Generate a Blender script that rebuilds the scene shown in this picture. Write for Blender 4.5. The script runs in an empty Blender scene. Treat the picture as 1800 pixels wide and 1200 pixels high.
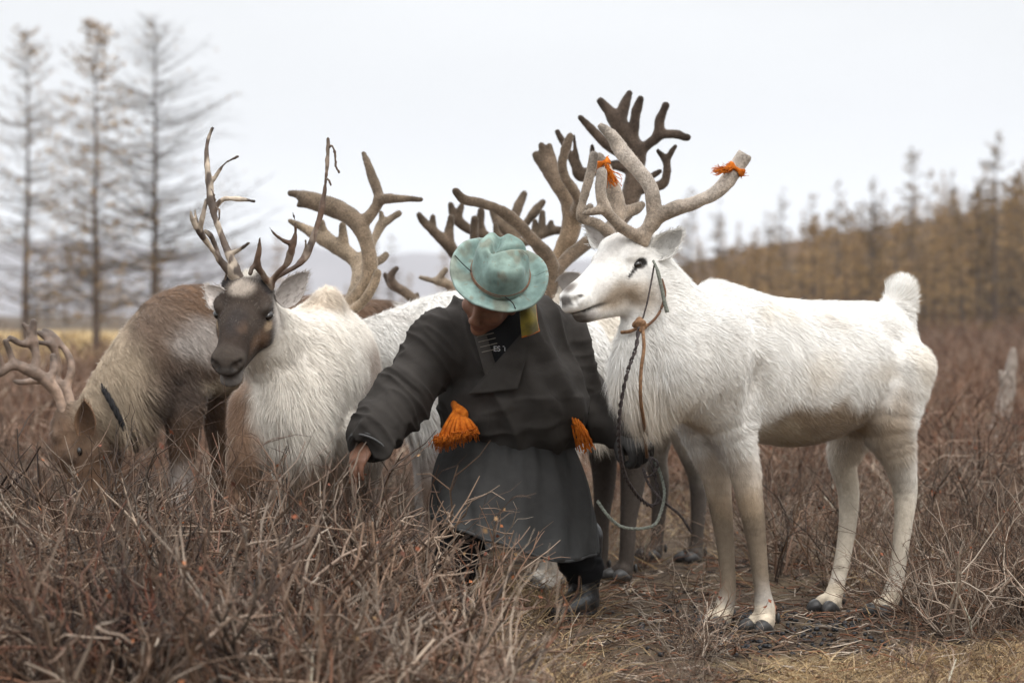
import bpy, math, random
import numpy as np
from mathutils import Vector, Matrix

# ------------------------------------------------------------------ camera, sky, sun, exposure
SC = bpy.context.scene
COL = SC.collection
FPX, CX, HY, CAMZ = 4250.0, 900.0, 550.0, 1.0      # focal length in photo pixels, centre column, horizon row, eye height (m)
cam_data = bpy.data.cameras.new('camera')
cam = bpy.data.objects.new('camera', cam_data)
COL.objects.link(cam)
SC.camera = cam
cam.location = (0, 0, CAMZ)
cam.rotation_euler = (math.radians(90), 0, 0)
cam_data.sensor_width = 36.0
cam_data.lens = FPX / 1800 * 36.0
cam_data.shift_y = -50 / 1800
cam_data.clip_start = 0.1
cam_data.clip_end = 20000
cam_data.dof.use_dof = True
cam_data.dof.focus_distance = 7.5
cam_data.dof.aperture_fstop = 3.2

world = bpy.data.worlds.new('World')
SC.world = world
world.use_nodes = True
wn = world.node_tree
wn.nodes.clear()
w_out = wn.nodes.new('ShaderNodeOutputWorld')
w_bg = wn.nodes.new('ShaderNodeBackground')
w_sky = wn.nodes.new('ShaderNodeTexSky')
w_sky.sky_type = 'NISHITA'
w_sky.sun_disc = False
SUN_EL, SUN_AZ = 52.0, -38.0                         # degrees; azimuth measured from +Y towards +X, behind the cloud
w_sky.sun_elevation = math.radians(SUN_EL)
w_sky.sun_rotation = math.radians(180 + SUN_AZ)
w_sky.dust_density = 4.0
w_skys = wn.nodes.new('ShaderNodeVectorMath'); w_skys.operation = 'SCALE'
w_skys.inputs['Scale'].default_value = 0.1
wn.links.new(w_sky.outputs[0], w_skys.inputs[0])
# even cloud deck: luminance grows from horizon to zenith as under a real overcast
tc = wn.nodes.new('ShaderNodeTexCoord')
sep = wn.nodes.new('ShaderNodeSeparateXYZ')
wn.links.new(tc.outputs['Generated'], sep.inputs[0])
ramp = wn.nodes.new('ShaderNodeMapRange')
ramp.inputs['From Min'].default_value = 0.0
ramp.inputs['From Max'].default_value = 1.0
ramp.interpolation_type = 'SMOOTHSTEP'
ramp.inputs['To Min'].default_value = 0.735
ramp.inputs['To Max'].default_value = 2.7
wn.links.new(sep.outputs['Z'], ramp.inputs['Value'])
cn = wn.nodes.new('ShaderNodeTexNoise')
cn.inputs['Scale'].default_value = 3.2
cn.inputs['Detail'].default_value = 4
cmap = wn.nodes.new('ShaderNodeMapping')
cmap.inputs['Scale'].default_value = (1, 1, 3.5)
wn.links.new(tc.outputs['Generated'], cmap.inputs[0])
wn.links.new(cmap.outputs[0], cn.inputs['Vector'])
cr = wn.nodes.new('ShaderNodeMapRange')
cr.inputs['From Min'].default_value = 0.3
cr.inputs['From Max'].default_value = 0.7
cr.inputs['To Min'].default_value = 0.93
cr.inputs['To Max'].default_value = 1.05
wn.links.new(cn.outputs['Fac'], cr.inputs['Value'])
mul = wn.nodes.new('ShaderNodeMath'); mul.operation = 'MULTIPLY'
wn.links.new(ramp.outputs[0], mul.inputs[0])
wn.links.new(cr.outputs[0], mul.inputs[1])
cloud = wn.nodes.new('ShaderNodeVectorMath'); cloud.operation = 'SCALE'
cloud.inputs[0].default_value = (0.985, 1.0, 1.01)
wn.links.new(mul.outputs[0], cloud.inputs['Scale'])
wmix = wn.nodes.new('ShaderNodeMix'); wmix.data_type = 'RGBA'
wmix.inputs['Factor'].default_value = 0.96
wn.links.new(w_skys.outputs[0], wmix.inputs['A'])
wn.links.new(cloud.outputs[0], wmix.inputs['B'])
wn.links.new(wmix.outputs['Result'], w_bg.inputs['Color'])
w_bg.inputs['Strength'].default_value = 1.0
wn.links.new(w_bg.outputs[0], w_out.inputs[0])

sun_data = bpy.data.lights.new('sun', 'SUN')
sun_data.energy = 1.5
sun_data.angle = math.radians(32)
sun_data.color = (1.0, 0.965, 0.92)
sun = bpy.data.objects.new('sun', sun_data)
COL.objects.link(sun)
_e, _a = math.radians(SUN_EL), math.radians(180 + SUN_AZ)
sdir = Vector((math.sin(_a) * math.cos(_e), math.cos(_a) * math.cos(_e), math.sin(_e)))
sun.rotation_euler = sdir.to_track_quat('Z', 'Y').to_euler()

SC.view_settings.view_transform = 'Standard'
SC.view_settings.look = 'None'
SC.view_settings.exposure = 0.12
SC.view_settings.gamma = 1.0
SC.cycles.use_denoising = True
SC.cycles.max_bounces = 6
SC.cycles.diffuse_bounces = 3
SC.cycles.transparent_max_bounces = 8

rng = np.random.default_rng(7)
random.seed(7)
FUR = 1.0          # hair density factor


def W(px, py, d):
    """point d metres in front of the camera, from photo pixels"""
    return np.array([(px - CX) / FPX * d, d, CAMZ - (py - HY) / FPX * d])


# ------------------------------------------------------------------ object helpers
def tag(o, label=None, cat=None, group=None, kind=None):
    if label: o['label'] = label
    if cat: o['category'] = cat
    if group: o['group'] = group
    if kind: o['kind'] = kind
    return o


def empty(name, loc=(0, 0, 0)):
    o = bpy.data.objects.new(name, None)
    o.location = loc
    o.empty_display_size = 0.1
    COL.objects.link(o)
    return o


def link(name, me, mat=None, parent=None):
    o = bpy.data.objects.new(name, me)
    COL.objects.link(o)
    if mat is not None and len(me.materials) == 0:
        me.materials.append(mat)
    if parent is not None:
        o.parent = parent
        base = parent
        m = Matrix.Identity(4)
        chain = []
        while base is not None:
            chain.append(base); base = base.parent
        for b in reversed(chain):
            m = m @ (b.matrix_parent_inverse @ Matrix.Translation(b.location))
        o.matrix_parent_inverse = m.inverted()
    return o


def raw_mesh(name, verts, polys, smooth=True, col=None, normals=None):
    """polys: list of (k,n) int arrays; every array one polygon size"""
    me = bpy.data.meshes.new(name)
    verts = np.asarray(verts, dtype=np.float32)
    me.vertices.add(len(verts))
    me.vertices.foreach_set('co', verts.ravel())
    loops = np.concatenate([np.asarray(p).ravel() for p in polys]).astype(np.int32)
    tot = np.concatenate([np.full(len(p), np.asarray(p).shape[1]) for p in polys]).astype(np.int32)
    start = np.concatenate([[0], np.cumsum(tot)[:-1]]).astype(np.int32)
    me.loops.add(len(loops))
    me.loops.foreach_set('vertex_index', loops)
    me.polygons.add(len(tot))
    me.polygons.foreach_set('loop_start', start)
    me.polygons.foreach_set('loop_total', tot)
    me.update(calc_edges=True)
    if smooth:
        me.polygons.foreach_set('use_smooth', np.ones(len(tot), dtype=bool))
    if col is not None:
        a = me.color_attributes.new('Col', 'FLOAT_COLOR', 'POINT')
        c = np.ones((len(verts), 4), dtype=np.float32)
        c[:, :3] = col
        a.data.foreach_set('color', c.ravel())
    if normals is not None:
        me.normals_split_custom_set_from_vertices(np.asarray(normals, dtype=np.float32))
    return me


# ------------------------------------------------------------------ materials
def mat_new(name):
    m = bpy.data.materials.new(name)
    m.use_nodes = True
    nt = m.node_tree
    b = nt.nodes['Principled BSDF']
    return m, nt, b


def add_bump(nt, b, scale, strength, dist=0.01, detail=4, coord='Object', stretch=None):
    t = nt.nodes.new('ShaderNodeTexCoord')
    n = nt.nodes.new('ShaderNodeTexNoise')
    n.inputs['Scale'].default_value = scale
    n.inputs['Detail'].default_value = detail
    if stretch:
        mp = nt.nodes.new('ShaderNodeMapping')
        mp.inputs['Scale'].default_value = stretch
        nt.links.new(t.outputs[coord], mp.inputs[0])
        nt.links.new(mp.outputs[0], n.inputs['Vector'])
    else:
        nt.links.new(t.outputs[coord], n.inputs['Vector'])
    bu = nt.nodes.new('ShaderNodeBump')
    bu.inputs['Strength'].default_value = strength
    bu.inputs['Distance'].default_value = dist
    nt.links.new(n.outputs['Fac'], bu.inputs['Height'])
    nt.links.new(bu.outputs[0], b.inputs['Normal'])
    return n


def mat_attr(name, rough=0.9, sheen=0.0, sheen_tint=(1, 1, 1), spec=0.2, noise=None, bump=None):
    """base colour from the mesh colour attribute, broken up by noise"""
    m, nt, b = mat_new(name)
    a = nt.nodes.new('ShaderNodeAttribute')
    a.attribute_name = 'Col'
    src = a.outputs['Color']
    if noise:
        t = nt.nodes.new('ShaderNodeTexCoord')
        n = nt.nodes.new('ShaderNodeTexNoise')
        n.inputs['Scale'].default_value = noise[0]
        n.inputs['Detail'].default_value = 5
        nt.links.new(t.outputs['Object'], n.inputs['Vector'])
        r = nt.nodes.new('ShaderNodeMapRange')
        r.inputs['From Min'].default_value = 0.3
        r.inputs['From Max'].default_value = 0.7
        r.inputs['To Min'].default_value = 1 - noise[1]
        r.inputs['To Max'].default_value = 1 + noise[1]
        nt.links.new(n.outputs['Fac'], r.inputs['Value'])
        v = nt.nodes.new('ShaderNodeVectorMath'); v.operation = 'SCALE'
        nt.links.new(src, v.inputs[0])
        nt.links.new(r.outputs[0], v.inputs['Scale'])
        src = v.outputs[0]
    nt.links.new(src, b.inputs['Base Color'])
    b.inputs['Roughness'].default_value = rough
    b.inputs['Specular IOR Level'].default_value = spec
    if sheen:
        b.inputs['Sheen Weight'].default_value = sheen
        b.inputs['Sheen Roughness'].default_value = 0.4
        b.inputs['Sheen Tint'].default_value = (*sheen_tint, 1)
    if bump:
        add_bump(nt, b, *bump)
    return m


def mat_plain(name, color, rough=0.8, spec=0.3, noise=None, bump=None, sheen=0.0):
    m, nt, b = mat_new(name)
    b.inputs['Roughness'].default_value = rough
    b.inputs['Specular IOR Level'].default_value = spec
    b.inputs['Base Color'].default_value = (*color, 1)
    if noise:
        t = nt.nodes.new('ShaderNodeTexCoord')
        n = nt.nodes.new('ShaderNodeTexNoise')
        n.inputs['Scale'].default_value = noise[0]
        n.inputs['Detail'].default_value = 6
        nt.links.new(t.outputs['Object'], n.inputs['Vector'])
        r = nt.nodes.new('ShaderNodeValToRGB')
        r.color_ramp.elements[0].position = 0.32
        r.color_ramp.elements[0].color = (*noise[1], 1)
        r.color_ramp.elements[1].position = 0.68
        r.color_ramp.elements[1].color = (*noise[2], 1)
        nt.links.new(n.outputs['Fac'], r.inputs[0])
        nt.links.new(r.outputs[0], b.inputs['Base Color'])
    if sheen:
        b.inputs['Sheen Weight'].default_value = sheen
        b.inputs['Sheen Roughness'].default_value = 0.5
    if bump:
        add_bump(nt, b, *bump)
    return m


# ------------------------------------------------------------------ noise on point arrays
_perm = np.random.default_rng(3).random((32, 32, 32)).astype(np.float32)


def vnoise(p, scale=1.0, seed=0.0):
    q = np.asarray(p, dtype=np.float32) * np.float32(scale) + np.float32(57.3 + seed * 13.7)
    i = np.floor(q)
    f = q - i
    i = i.astype(np.int32) & 31
    f = f * f * (3 - 2 * f)
    j = (i + 1) & 31
    x0, y0, z0 = i[..., 0] * 1024, i[..., 1] * 32, i[..., 2]
    x1, y1, z1 = j[..., 0] * 1024, j[..., 1] * 32, j[..., 2]
    fx, fy, fz = f[..., 0], f[..., 1], f[..., 2]
    P = _perm.ravel()
    def lerp_z(a):
        u = P[a + z0]
        return u + (P[a + z1] - u) * fz
    a = lerp_z(x0 + y0); a = a + (lerp_z(x0 + y1) - a) * fy
    b = lerp_z(x1 + y0); b = b + (lerp_z(x1 + y1) - b) * fy
    return a + (b - a) * fx


def fnoise(p, scale, seed=0.0):
    return vnoise(p, scale, seed) * 0.66 + vnoise(p, scale * 2.3, seed + 1) * 0.34


def smooth01(x):
    x = np.clip(x, 0, 1)
    return x * x * (3 - 2 * x)


def norm(v):
    v = np.asarray(v, dtype=np.float64)
    return v / (np.linalg.norm(v, axis=-1, keepdims=True) + 1e-12)


# ------------------------------------------------------------------ signed distance bodies, meshed with surface nets
def catmull(pts, n):
    pts = np.asarray(pts, dtype=np.float64)
    if len(pts) < 3 or n < 2:
        return pts
    ext = np.vstack([2 * pts[0] - pts[1], pts, 2 * pts[-1] - pts[-2]])
    out = []
    for i in range(1, len(ext) - 2):
        p0, p1, p2, p3 = ext[i - 1], ext[i], ext[i + 1], ext[i + 2]
        for j in range(n):
            t = j / n
            out.append(0.5 * ((2 * p1) + (-p0 + p2) * t + (2 * p0 - 5 * p1 + 4 * p2 - p3) * t * t + (-p0 + 3 * p1 - 3 * p2 + p3) * t ** 3))
    out.append(pts[-1])
    return np.array(out)


class Sdf:
    def __init__(self, lo, hi, res):
        self.lo = np.asarray(lo, dtype=np.float64)
        self.res = res
        self.n = np.ceil((np.asarray(hi) - self.lo) / res).astype(int) + 1
        self.f = np.full(self.n, 0.5, dtype=np.float32)

    def _box(self, lo, hi):
        a = np.clip(np.floor((lo - self.lo) / self.res).astype(int), 0, self.n)
        b = np.clip(np.ceil((hi - self.lo) / self.res).astype(int) + 1, 0, self.n)
        if np.any(b <= a):
            return None
        g = [(self.lo[k] + np.arange(a[k], b[k]) * self.res).astype(np.float32) for k in range(3)]
        X, Y, Z = np.meshgrid(*g, indexing='ij')
        return (slice(a[0], b[0]), slice(a[1], b[1]), slice(a[2], b[2])), X, Y, Z

    def _merge(self, sl, d, k, op):
        f = self.f[sl]
        if op == 'sub':
            d = -d
            h = np.clip(0.5 - 0.5 * (f - d) / k, 0, 1)
            self.f[sl] = f * (1 - h) + d * h + k * h * (1 - h)
        else:
            h = np.clip(0.5 + 0.5 * (f - d) / k, 0, 1)
            self.f[sl] = f * (1 - h) + d * h - k * h * (1 - h)

    def ell(self, c, r, axes=None, k=0.02, op='add'):
        """ellipsoid; axes rows are its unit axes"""
        c = np.asarray(c, dtype=np.float64)
        r = np.asarray(r, dtype=np.float64) * np.ones(3)
        m = r.max() + 2 * k + 3 * self.res
        bx = self._box(c - m, c + m)
        if bx is None: return
        sl, X, Y, Z = bx
        X = X - c[0]; Y = Y - c[1]; Z = Z - c[2]
        A = np.eye(3) if axes is None else np.asarray(axes)
        s0 = 0; s1 = 0
        for i in range(3):
            u = X * A[i, 0] + Y * A[i, 1] + Z * A[i, 2]
            s0 = s0 + (u / r[i]) ** 2
            s1 = s1 + (u / r[i] ** 2) ** 2
        k0 = np.sqrt(s0); k1 = np.sqrt(s1) + 1e-9
        self._merge(sl, k0 * (k0 - 1) / k1, k, op)

    def loft(self, st, up=(0, 0, 1), k=0.02, n=4, op='add', kj=0.006):
        """st rows: x y z w h ; elliptical section w across, h along `up`"""
        st = catmull(st, n)
        up = np.asarray(up, dtype=np.float64)
        mx = st[:, 3:5].max()
        lo = st[:, :3].min(0) - mx - 2 * k - 4 * self.res
        hi = st[:, :3].max(0) + mx + 2 * k + 4 * self.res
        bx = self._box(lo, hi)
        if bx is None: return
        slw = bx[0]
        D = np.full([s.stop - s.start for s in slw], 0.5, dtype=np.float32)
        off = np.array([s.start for s in slw])
        for i in range(len(st) - 1):
            a, b = st[i], st[i + 1]
            m = max(a[3], a[4], b[3], b[4]) + 2 * k + 3 * self.res
            bb = self._box(np.minimum(a[:3], b[:3]) - m, np.maximum(a[:3], b[:3]) + m)
            if bb is None: continue
            sl, X, Y, Z = bb
            X = X - a[0]; Y = Y - a[1]; Z = Z - a[2]
            d = b[:3] - a[:3]
            L = np.linalg.norm(d) + 1e-9
            t = d / L
            s = np.cross(t, up)
            if np.linalg.norm(s) < 1e-3: s = np.cross(t, (0.3, 1, 0.1))
            s = s / np.linalg.norm(s)
            v = np.cross(s, t)
            al = X * t[0] + Y * t[1] + Z * t[2]
            tt = np.clip(al / L, 0, 1)
            al = al - tt * L
            u_ = X * s[0] + Y * s[1] + Z * s[2]
            v_ = X * v[0] + Y * v[1] + Z * v[2]
            w = a[3] + (b[3] - a[3]) * tt
            h = a[4] + (b[4] - a[4]) * tt
            mm = np.minimum(w, h)
            s0 = (u_ / w) ** 2 + (v_ / h) ** 2 + (al / mm) ** 2
            s1 = (u_ / w ** 2) ** 2 + (v_ / h ** 2) ** 2 + (al / mm ** 2) ** 2
            k0 = np.sqrt(s0)
            dist = k0 * (k0 - 1) / (np.sqrt(s1) + 1e-9)
            o = tuple(slice(sl[q].start - off[q], sl[q].stop - off[q]) for q in range(3))
            D[o] = np.minimum(D[o], dist)
        self._merge(slw, D, k, op)

    def cut(self, c, n, r):
        c = np.asarray(c, dtype=np.float64); n = norm(n)
        bx = self._box(c - r, c + r)
        sl, X, Y, Z = bx
        self.f[sl] = np.maximum(self.f[sl], (X - c[0]) * n[0] + (Y - c[1]) * n[1] + (Z - c[2]) * n[2])

    def rough(self, scale, amp, seed=0):
        m = np.abs(self.f) < 0.04
        idx = np.argwhere(m)
        p = self.lo + idx * self.res
        self.f[m] += ((fnoise(p, scale, seed) - 0.5) * 2 * amp).astype(np.float32)

    def mesh(self):
        f = self.f
        n = np.array(f.shape)
        s = f < 0
        cs = np.zeros(n - 1, dtype=np.int8)
        for dx in (0, 1):
            for dy in (0, 1):
                for dz in (0, 1):
                    cs += s[dx:n[0] - 1 + dx, dy:n[1] - 1 + dy, dz:n[2] - 1 + dz]
        act = (cs > 0) & (cs < 8)
        ids = np.argwhere(act)
        vid = np.full(n - 1, -1, dtype=np.int64)
        vid[act] = np.arange(len(ids))
        acc = np.zeros((len(ids), 3)); cnt = np.zeros(len(ids))
        corners = [(a, b, c) for a in (0, 1) for b in (0, 1) for c in (0, 1)]
        for a in corners:
            for ax in range(3):
                if a[ax]: continue
                b = list(a); b[ax] = 1
                fa = f[ids[:, 0] + a[0], ids[:, 1] + a[1], ids[:, 2] + a[2]].astype(np.float64)
                fb = f[ids[:, 0] + b[0], ids[:, 1] + b[1], ids[:, 2] + b[2]].astype(np.float64)
                x = (fa < 0) != (fb < 0)
                t = np.where(x, fa / np.where(x, fa - fb, 1), 0)
                p = np.zeros((len(ids), 3)); p += np.array(a); p[:, ax] += t
                acc += np.where(x[:, None], p, 0); cnt += x
        verts = self.lo + (ids + acc / cnt[:, None]) * self.res
        quads = []
        for ax in range(3):
            b, c = (ax + 1) % 3, (ax + 2) % 3
            s1 = [slice(None)] * 3; s2 = [slice(None)] * 3
            s1[ax] = slice(0, n[ax] - 1); s2[ax] = slice(1, n[ax])
            s1[b] = s2[b] = slice(1, n[b] - 1); s1[c] = s2[c] = slice(1, n[c] - 1)
            A = s[tuple(s1)]; B = s[tuple(s2)]
            for flip, msk in ((False, A & ~B), (True, ~A & B)):
                e = np.argwhere(msk)
                if not len(e): continue
                e[:, b] += 1; e[:, c] += 1
                q = []
                for db, dc in ((-1, -1), (0, -1), (0, 0), (-1, 0)):
                    g = e.copy(); g[:, b] += db; g[:, c] += dc
                    q.append(vid[g[:, 0], g[:, 1], g[:, 2]])
                q = np.stack(q, 1)
                if flip: q = q[:, ::-1]
                quads.append(q)
        return verts, np.concatenate(quads)


def relax(v, q, it=2, lam=0.5):
    e = np.concatenate([q[:, [0, 1]], q[:, [1, 2]], q[:, [2, 3]], q[:, [3, 0]]])
    e = np.concatenate([e, e[:, ::-1]])
    deg = np.bincount(e[:, 0], minlength=len(v))[:, None]
    for _ in range(it):
        for sgn in (lam, -lam * 1.03):
            s = np.stack([np.bincount(e[:, 0], weights=v[e[:, 1], k], minlength=len(v)) for k in range(3)], 1)
            v = v + sgn * (s / deg - v)
    return v


def vnormals(v, q):
    n = np.cross(v[q[:, 2]] - v[q[:, 0]], v[q[:, 3]] - v[q[:, 1]])
    out = np.stack([np.bincount(q.ravel(), weights=np.repeat(n[:, k], 4), minlength=len(v)) for k in range(3)], 1)
    return norm(out)


# ------------------------------------------------------------------ many tapered twigs / hairs at once
def tubes(lines, radii, sides=3, twist=None):
    """lines (N,M,3), radii (N,M) -> verts, quads ; open thin prisms"""
    N, M, _ = lines.shape
    t = np.empty_like(lines)
    t[:, 1:-1] = lines[:, 2:] - lines[:, :-2]
    t[:, 0] = lines[:, 1] - lines[:, 0]
    t[:, -1] = lines[:, -1] - lines[:, -2]
    t = norm(t)
    ref = np.where(np.abs(t[..., 2:3]) > 0.9, np.array([1.0, 0, 0]), np.array([0, 0, 1.0]))
    s = norm(np.cross(t, ref)); u = np.cross(s, t)
    a = np.arange(sides) / sides * 2 * np.pi
    v = lines[:, :, None, :] + radii[:, :, None, None] * (np.cos(a)[:, None] * s[:, :, None, :] + np.sin(a)[:, None] * u[:, :, None, :])
    v = v.reshape(-1, 3)
    base = (np.arange(N) * M * sides)[:, None, None] + (np.arange(M - 1) * sides)[None, :, None]
    i = np.arange(sides); j = (i + 1) % sides
    q = np.stack([base + i, base + j, base + sides + j, base + sides + i], -1).reshape(-1, 4)
    return v, q


def tube_path(pts, r, sides=8, n=6):
    """one smooth tube with capped ends"""
    p = catmull(np.column_stack([np.asarray(pts, dtype=float), np.broadcast_to(np.asarray(r, dtype=float), len(pts))]), n)
    v, q = tubes(p[None, :, :3], p[None, :, 3], sides)
    M = len(p)
    v = np.vstack([v, p[0, :3], p[-1, :3]])
    i = np.arange(sides); j = (i + 1) % sides
    c0 = np.stack([j, i, np.full(sides, M * sides)], 1)
    c1 = np.stack([(M - 1) * sides + i, (M - 1) * sides + j, np.full(sides, M * sides + 1)], 1)
    return v, [q, np.concatenate([c0, c1])]


def strips(root, d, L, side, width, bend):
    """flat tapered hairs: root (N,3), unit d, length L, unit side, width, bend vector (N,3) added at the tip"""
    mid = root + d * (L * 0.5)[:, None] + bend * 0.22
    tip = root + d * L[:, None] + bend
    s = side * (width * 0.5)[:, None]
    v = np.stack([root - s, root + s, mid + s * 0.75, mid - s * 0.75, tip], 1).reshape(-1, 3)
    b = (np.arange(len(root)) * 5)[:, None]
    return v, [b + np.array([0, 1, 2, 3]), b + np.array([3, 2, 4])]


# ------------------------------------------------------------------ uncountable things scattered as instances of a few models
def scatter(name, protos, pts, rz, sc, idx):
    """one object that strews the prototype meshes over points"""
    me = bpy.data.meshes.new(name)
    me.from_pydata([tuple(p) for p in pts], [], [])
    for an, tp, arr in (('rz', 'FLOAT', rz), ('sc', 'FLOAT', sc), ('idx', 'INT', idx)):
        a = me.attributes.new(an, tp, 'POINT'); a.data.foreach_set('value', np.asarray(arr, dtype=np.int32 if tp == 'INT' else np.float32))
    o = bpy.data.objects.new(name, me); COL.objects.link(o)
    ng = bpy.data.node_groups.new(name, 'GeometryNodeTree')
    ng.interface.new_socket('Geometry', in_out='INPUT', socket_type='NodeSocketGeometry')
    ng.interface.new_socket('Geometry', in_out='OUTPUT', socket_type='NodeSocketGeometry')
    N = ng.nodes; Lk = ng.links
    gi = N.new('NodeGroupInput'); go = N.new('NodeGroupOutput')
    iop = N.new('GeometryNodeInstanceOnPoints')
    jn = N.new('GeometryNodeJoinGeometry')
    for p in reversed(protos):
        oi = N.new('GeometryNodeObjectInfo'); oi.inputs['Object'].default_value = p; oi.inputs['As Instance'].default_value = True
        Lk.new(oi.outputs['Geometry'], jn.inputs[0])
    def attr(nm, tp):
        a = N.new('GeometryNodeInputNamedAttribute'); a.data_type = tp; a.inputs['Name'].default_value = nm
        return a.outputs[0]
    Lk.new(gi.outputs[0], iop.inputs['Points']); Lk.new(jn.outputs[0], iop.inputs['Instance'])
    iop.inputs['Pick Instance'].default_value = True
    Lk.new(attr('idx', 'INT'), iop.inputs['Instance Index'])
    cx = N.new('ShaderNodeCombineXYZ'); Lk.new(attr('rz', 'FLOAT'), cx.inputs['Z'])
    e2r = N.new('FunctionNodeEulerToRotation'); Lk.new(cx.outputs[0], e2r.inputs[0]); Lk.new(e2r.outputs[0], iop.inputs['Rotation'])
    Lk.new(attr('sc', 'FLOAT'), iop.inputs['Scale'])
    Lk.new(iop.outputs[0], go.inputs[0])
    m = o.modifiers.new('scatter', 'NODES'); m.node_group = ng
    return o
HAZE = 0.00030
# ------------------------------------------------------------------ ground, hills, far forest
def ground_mat():
    m, nt, b = mat_new('heath ground')
    t = nt.nodes.new('ShaderNodeTexCoord')
    def noise(s, d=6):
        n = nt.nodes.new('ShaderNodeTexNoise'); n.inputs['Scale'].default_value = s; n.inputs['Detail'].default_value = d
        nt.links.new(t.outputs['Object'], n.inputs['Vector']); return n
    n1, n2, n3 = noise(1.3), noise(9), noise(70, 4)
    def ramp(src, els):
        r = nt.nodes.new('ShaderNodeValToRGB')
        r.color_ramp.elements[0].position, r.color_ramp.elements[0].color = els[0][0], (*els[0][1], 1)
        r.color_ramp.elements[1].position, r.color_ramp.elements[1].color = els[-1][0], (*els[-1][1], 1)
        for p, c in els[1:-1]:
            e = r.color_ramp.elements.new(p); e.color = (*c, 1)
        nt.links.new(src, r.inputs[0]); return r
    r1 = ramp(n1.outputs['Fac'], [(.35, (.050, .036, .027)), (.5, (.085, .060, .043)), (.68, (.17, .125, .075))])
    r2 = ramp(n2.outputs['Fac'], [(.35, (.045, .033, .026)), (.55, (.10, .073, .05)), (.7, (.15, .12, .075))])
    mx = nt.nodes.new('ShaderNodeMix'); mx.data_type = 'RGBA'; mx.inputs['Factor'].default_value = .55
    nt.links.new(r1.outputs[0], mx.inputs['A']); nt.links.new(r2.outputs[0], mx.inputs['B'])
    # dry meadow further off
    g = nt.nodes.new('ShaderNodeAttribute'); g.attribute_name = 'Col'
    mg = nt.nodes.new('ShaderNodeMix'); mg.data_type = 'RGBA'
    sp = nt.nodes.new('ShaderNodeSeparateColor'); nt.links.new(g.outputs['Color'], sp.inputs[0])
    r3 = ramp(n2.outputs['Fac'], [(.3, (.36, .26, .13)), (.7, (.52, .40, .22))])
    nt.links.new(sp.outputs[0], mg.inputs['Factor']); nt.links.new(mx.outputs['Result'], mg.inputs['A']); nt.links.new(r3.outputs[0], mg.inputs['B'])
    nt.links.new(mg.outputs['Result'], b.inputs['Base Color'])
    b.inputs['Roughness'].default_value = 1; b.inputs['Specular IOR Level'].default_value = .1
    bu = nt.nodes.new('ShaderNodeBump'); bu.inputs['Strength'].default_value = .9; bu.inputs['Distance'].default_value = .03
    nt.links.new(n3.outputs['Fac'], bu.inputs['Height']); nt.links.new(bu.outputs[0], b.inputs['Normal'])
    return m


def ground_z(x, y):
    p = np.stack([x, y, np.zeros_like(x)], -1)
    near = smooth01((y - 11) / 12)
    z = (fnoise(p, 1.5, 3) - .5) * .05 + (fnoise(p, .25, 4) - .5) * .35 * near
    rise = smooth01((y - 70) / 180) * smooth01((x - 4) / 46) * 9.0
    return z + rise


gy = np.concatenate([np.linspace(-12, 3, 12), np.linspace(3.2, 14, 130), np.geomspace(14.3, 900, 90)])
gxs = np.concatenate([np.linspace(-1, -.30, 14)[:-1], np.linspace(-.30, .30, 90), np.linspace(.30, 1, 14)[1:]])
GY, GU = np.meshgrid(gy, gxs, indexing='ij')
GX = GU * (np.maximum(GY, 0) * 1.0 + 14)
GZ = ground_z(GX, GY)
gv = np.stack([GX, GY, GZ], -1).reshape(-1, 3)
idx = np.arange(len(gv)).reshape(GY.shape)
gq = np.stack([idx[:-1, :-1], idx[:-1, 1:], idx[1:, 1:], idx[1:, :-1]], -1).reshape(-1, 4)
mead = smooth01((gv[:, 1] - 34) / 10) * smooth01((150 - gv[:, 1]) / 30) * smooth01((2 - gv[:, 0]) / 6) * (.75 + .5 * (fnoise(gv, .12, 5) - .3))
mead = np.maximum(mead, smooth01((gv[:, 1] - 12) / 5) * smooth01((30 - gv[:, 1]) / 8) * smooth01((gv[:, 0] - 1.6) / 2) * .35)
strip_ = smooth01((fnoise(gv, 2.4, 8) - .42) / .15) * smooth01((gv[:, 0] - .25) / .4) * smooth01((6.9 + gv[:, 0] * .35 - gv[:, 1]) / .5)
mead = np.clip(np.maximum(mead, strip_ * .5), 0, 1)
ground = link('ground', raw_mesh('ground', gv, [gq], col=np.repeat(mead[:, None], 3, 1)), ground_mat())
tag(ground, kind='structure')


def hill(name, pts, dist, depth, colr, n=60):
    """long ridge at distance dist whose crest follows (px, py)"""
    xs = np.linspace(pts[0][0], pts[-1][0], n)
    ys = np.interp(xs, [p[0] for p in pts], [p[1] for p in pts])
    rows = []
    for k, f in ((-.25, 0), (-.12, .45), (-.05, .8), (0, 1.0), (.10, .85), (.3, 0)):
        d = dist + k * depth
        row = []
        for x, y in zip(xs, ys):
            top = W(x, y, dist)
            z = top[2] * f - (1 - f) * 2 + (vnoise(np.array([[x * .02, k * 9, dist * .1]]), 1.0)[0] - .5) * top[2] * .10 * f
            row.append([(x - CX) / FPX * d, d, z])
        rows.append(row)
    G = np.array(rows); idx = np.arange(G.shape[0] * G.shape[1]).reshape(G.shape[:2])
    q = np.stack([idx[:-1, :-1], idx[:-1, 1:], idx[1:, 1:], idx[1:, :-1]], -1).reshape(-1, 4)
    o = link(name, raw_mesh(name, G.reshape(-1, 3), [q]), mat_plain(name + ' heath', colr, 1, .05, noise=(.012, tuple(c * .8 for c in colr), tuple(c * 1.2 for c in colr))))
    return tag(o, kind='structure')


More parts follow.
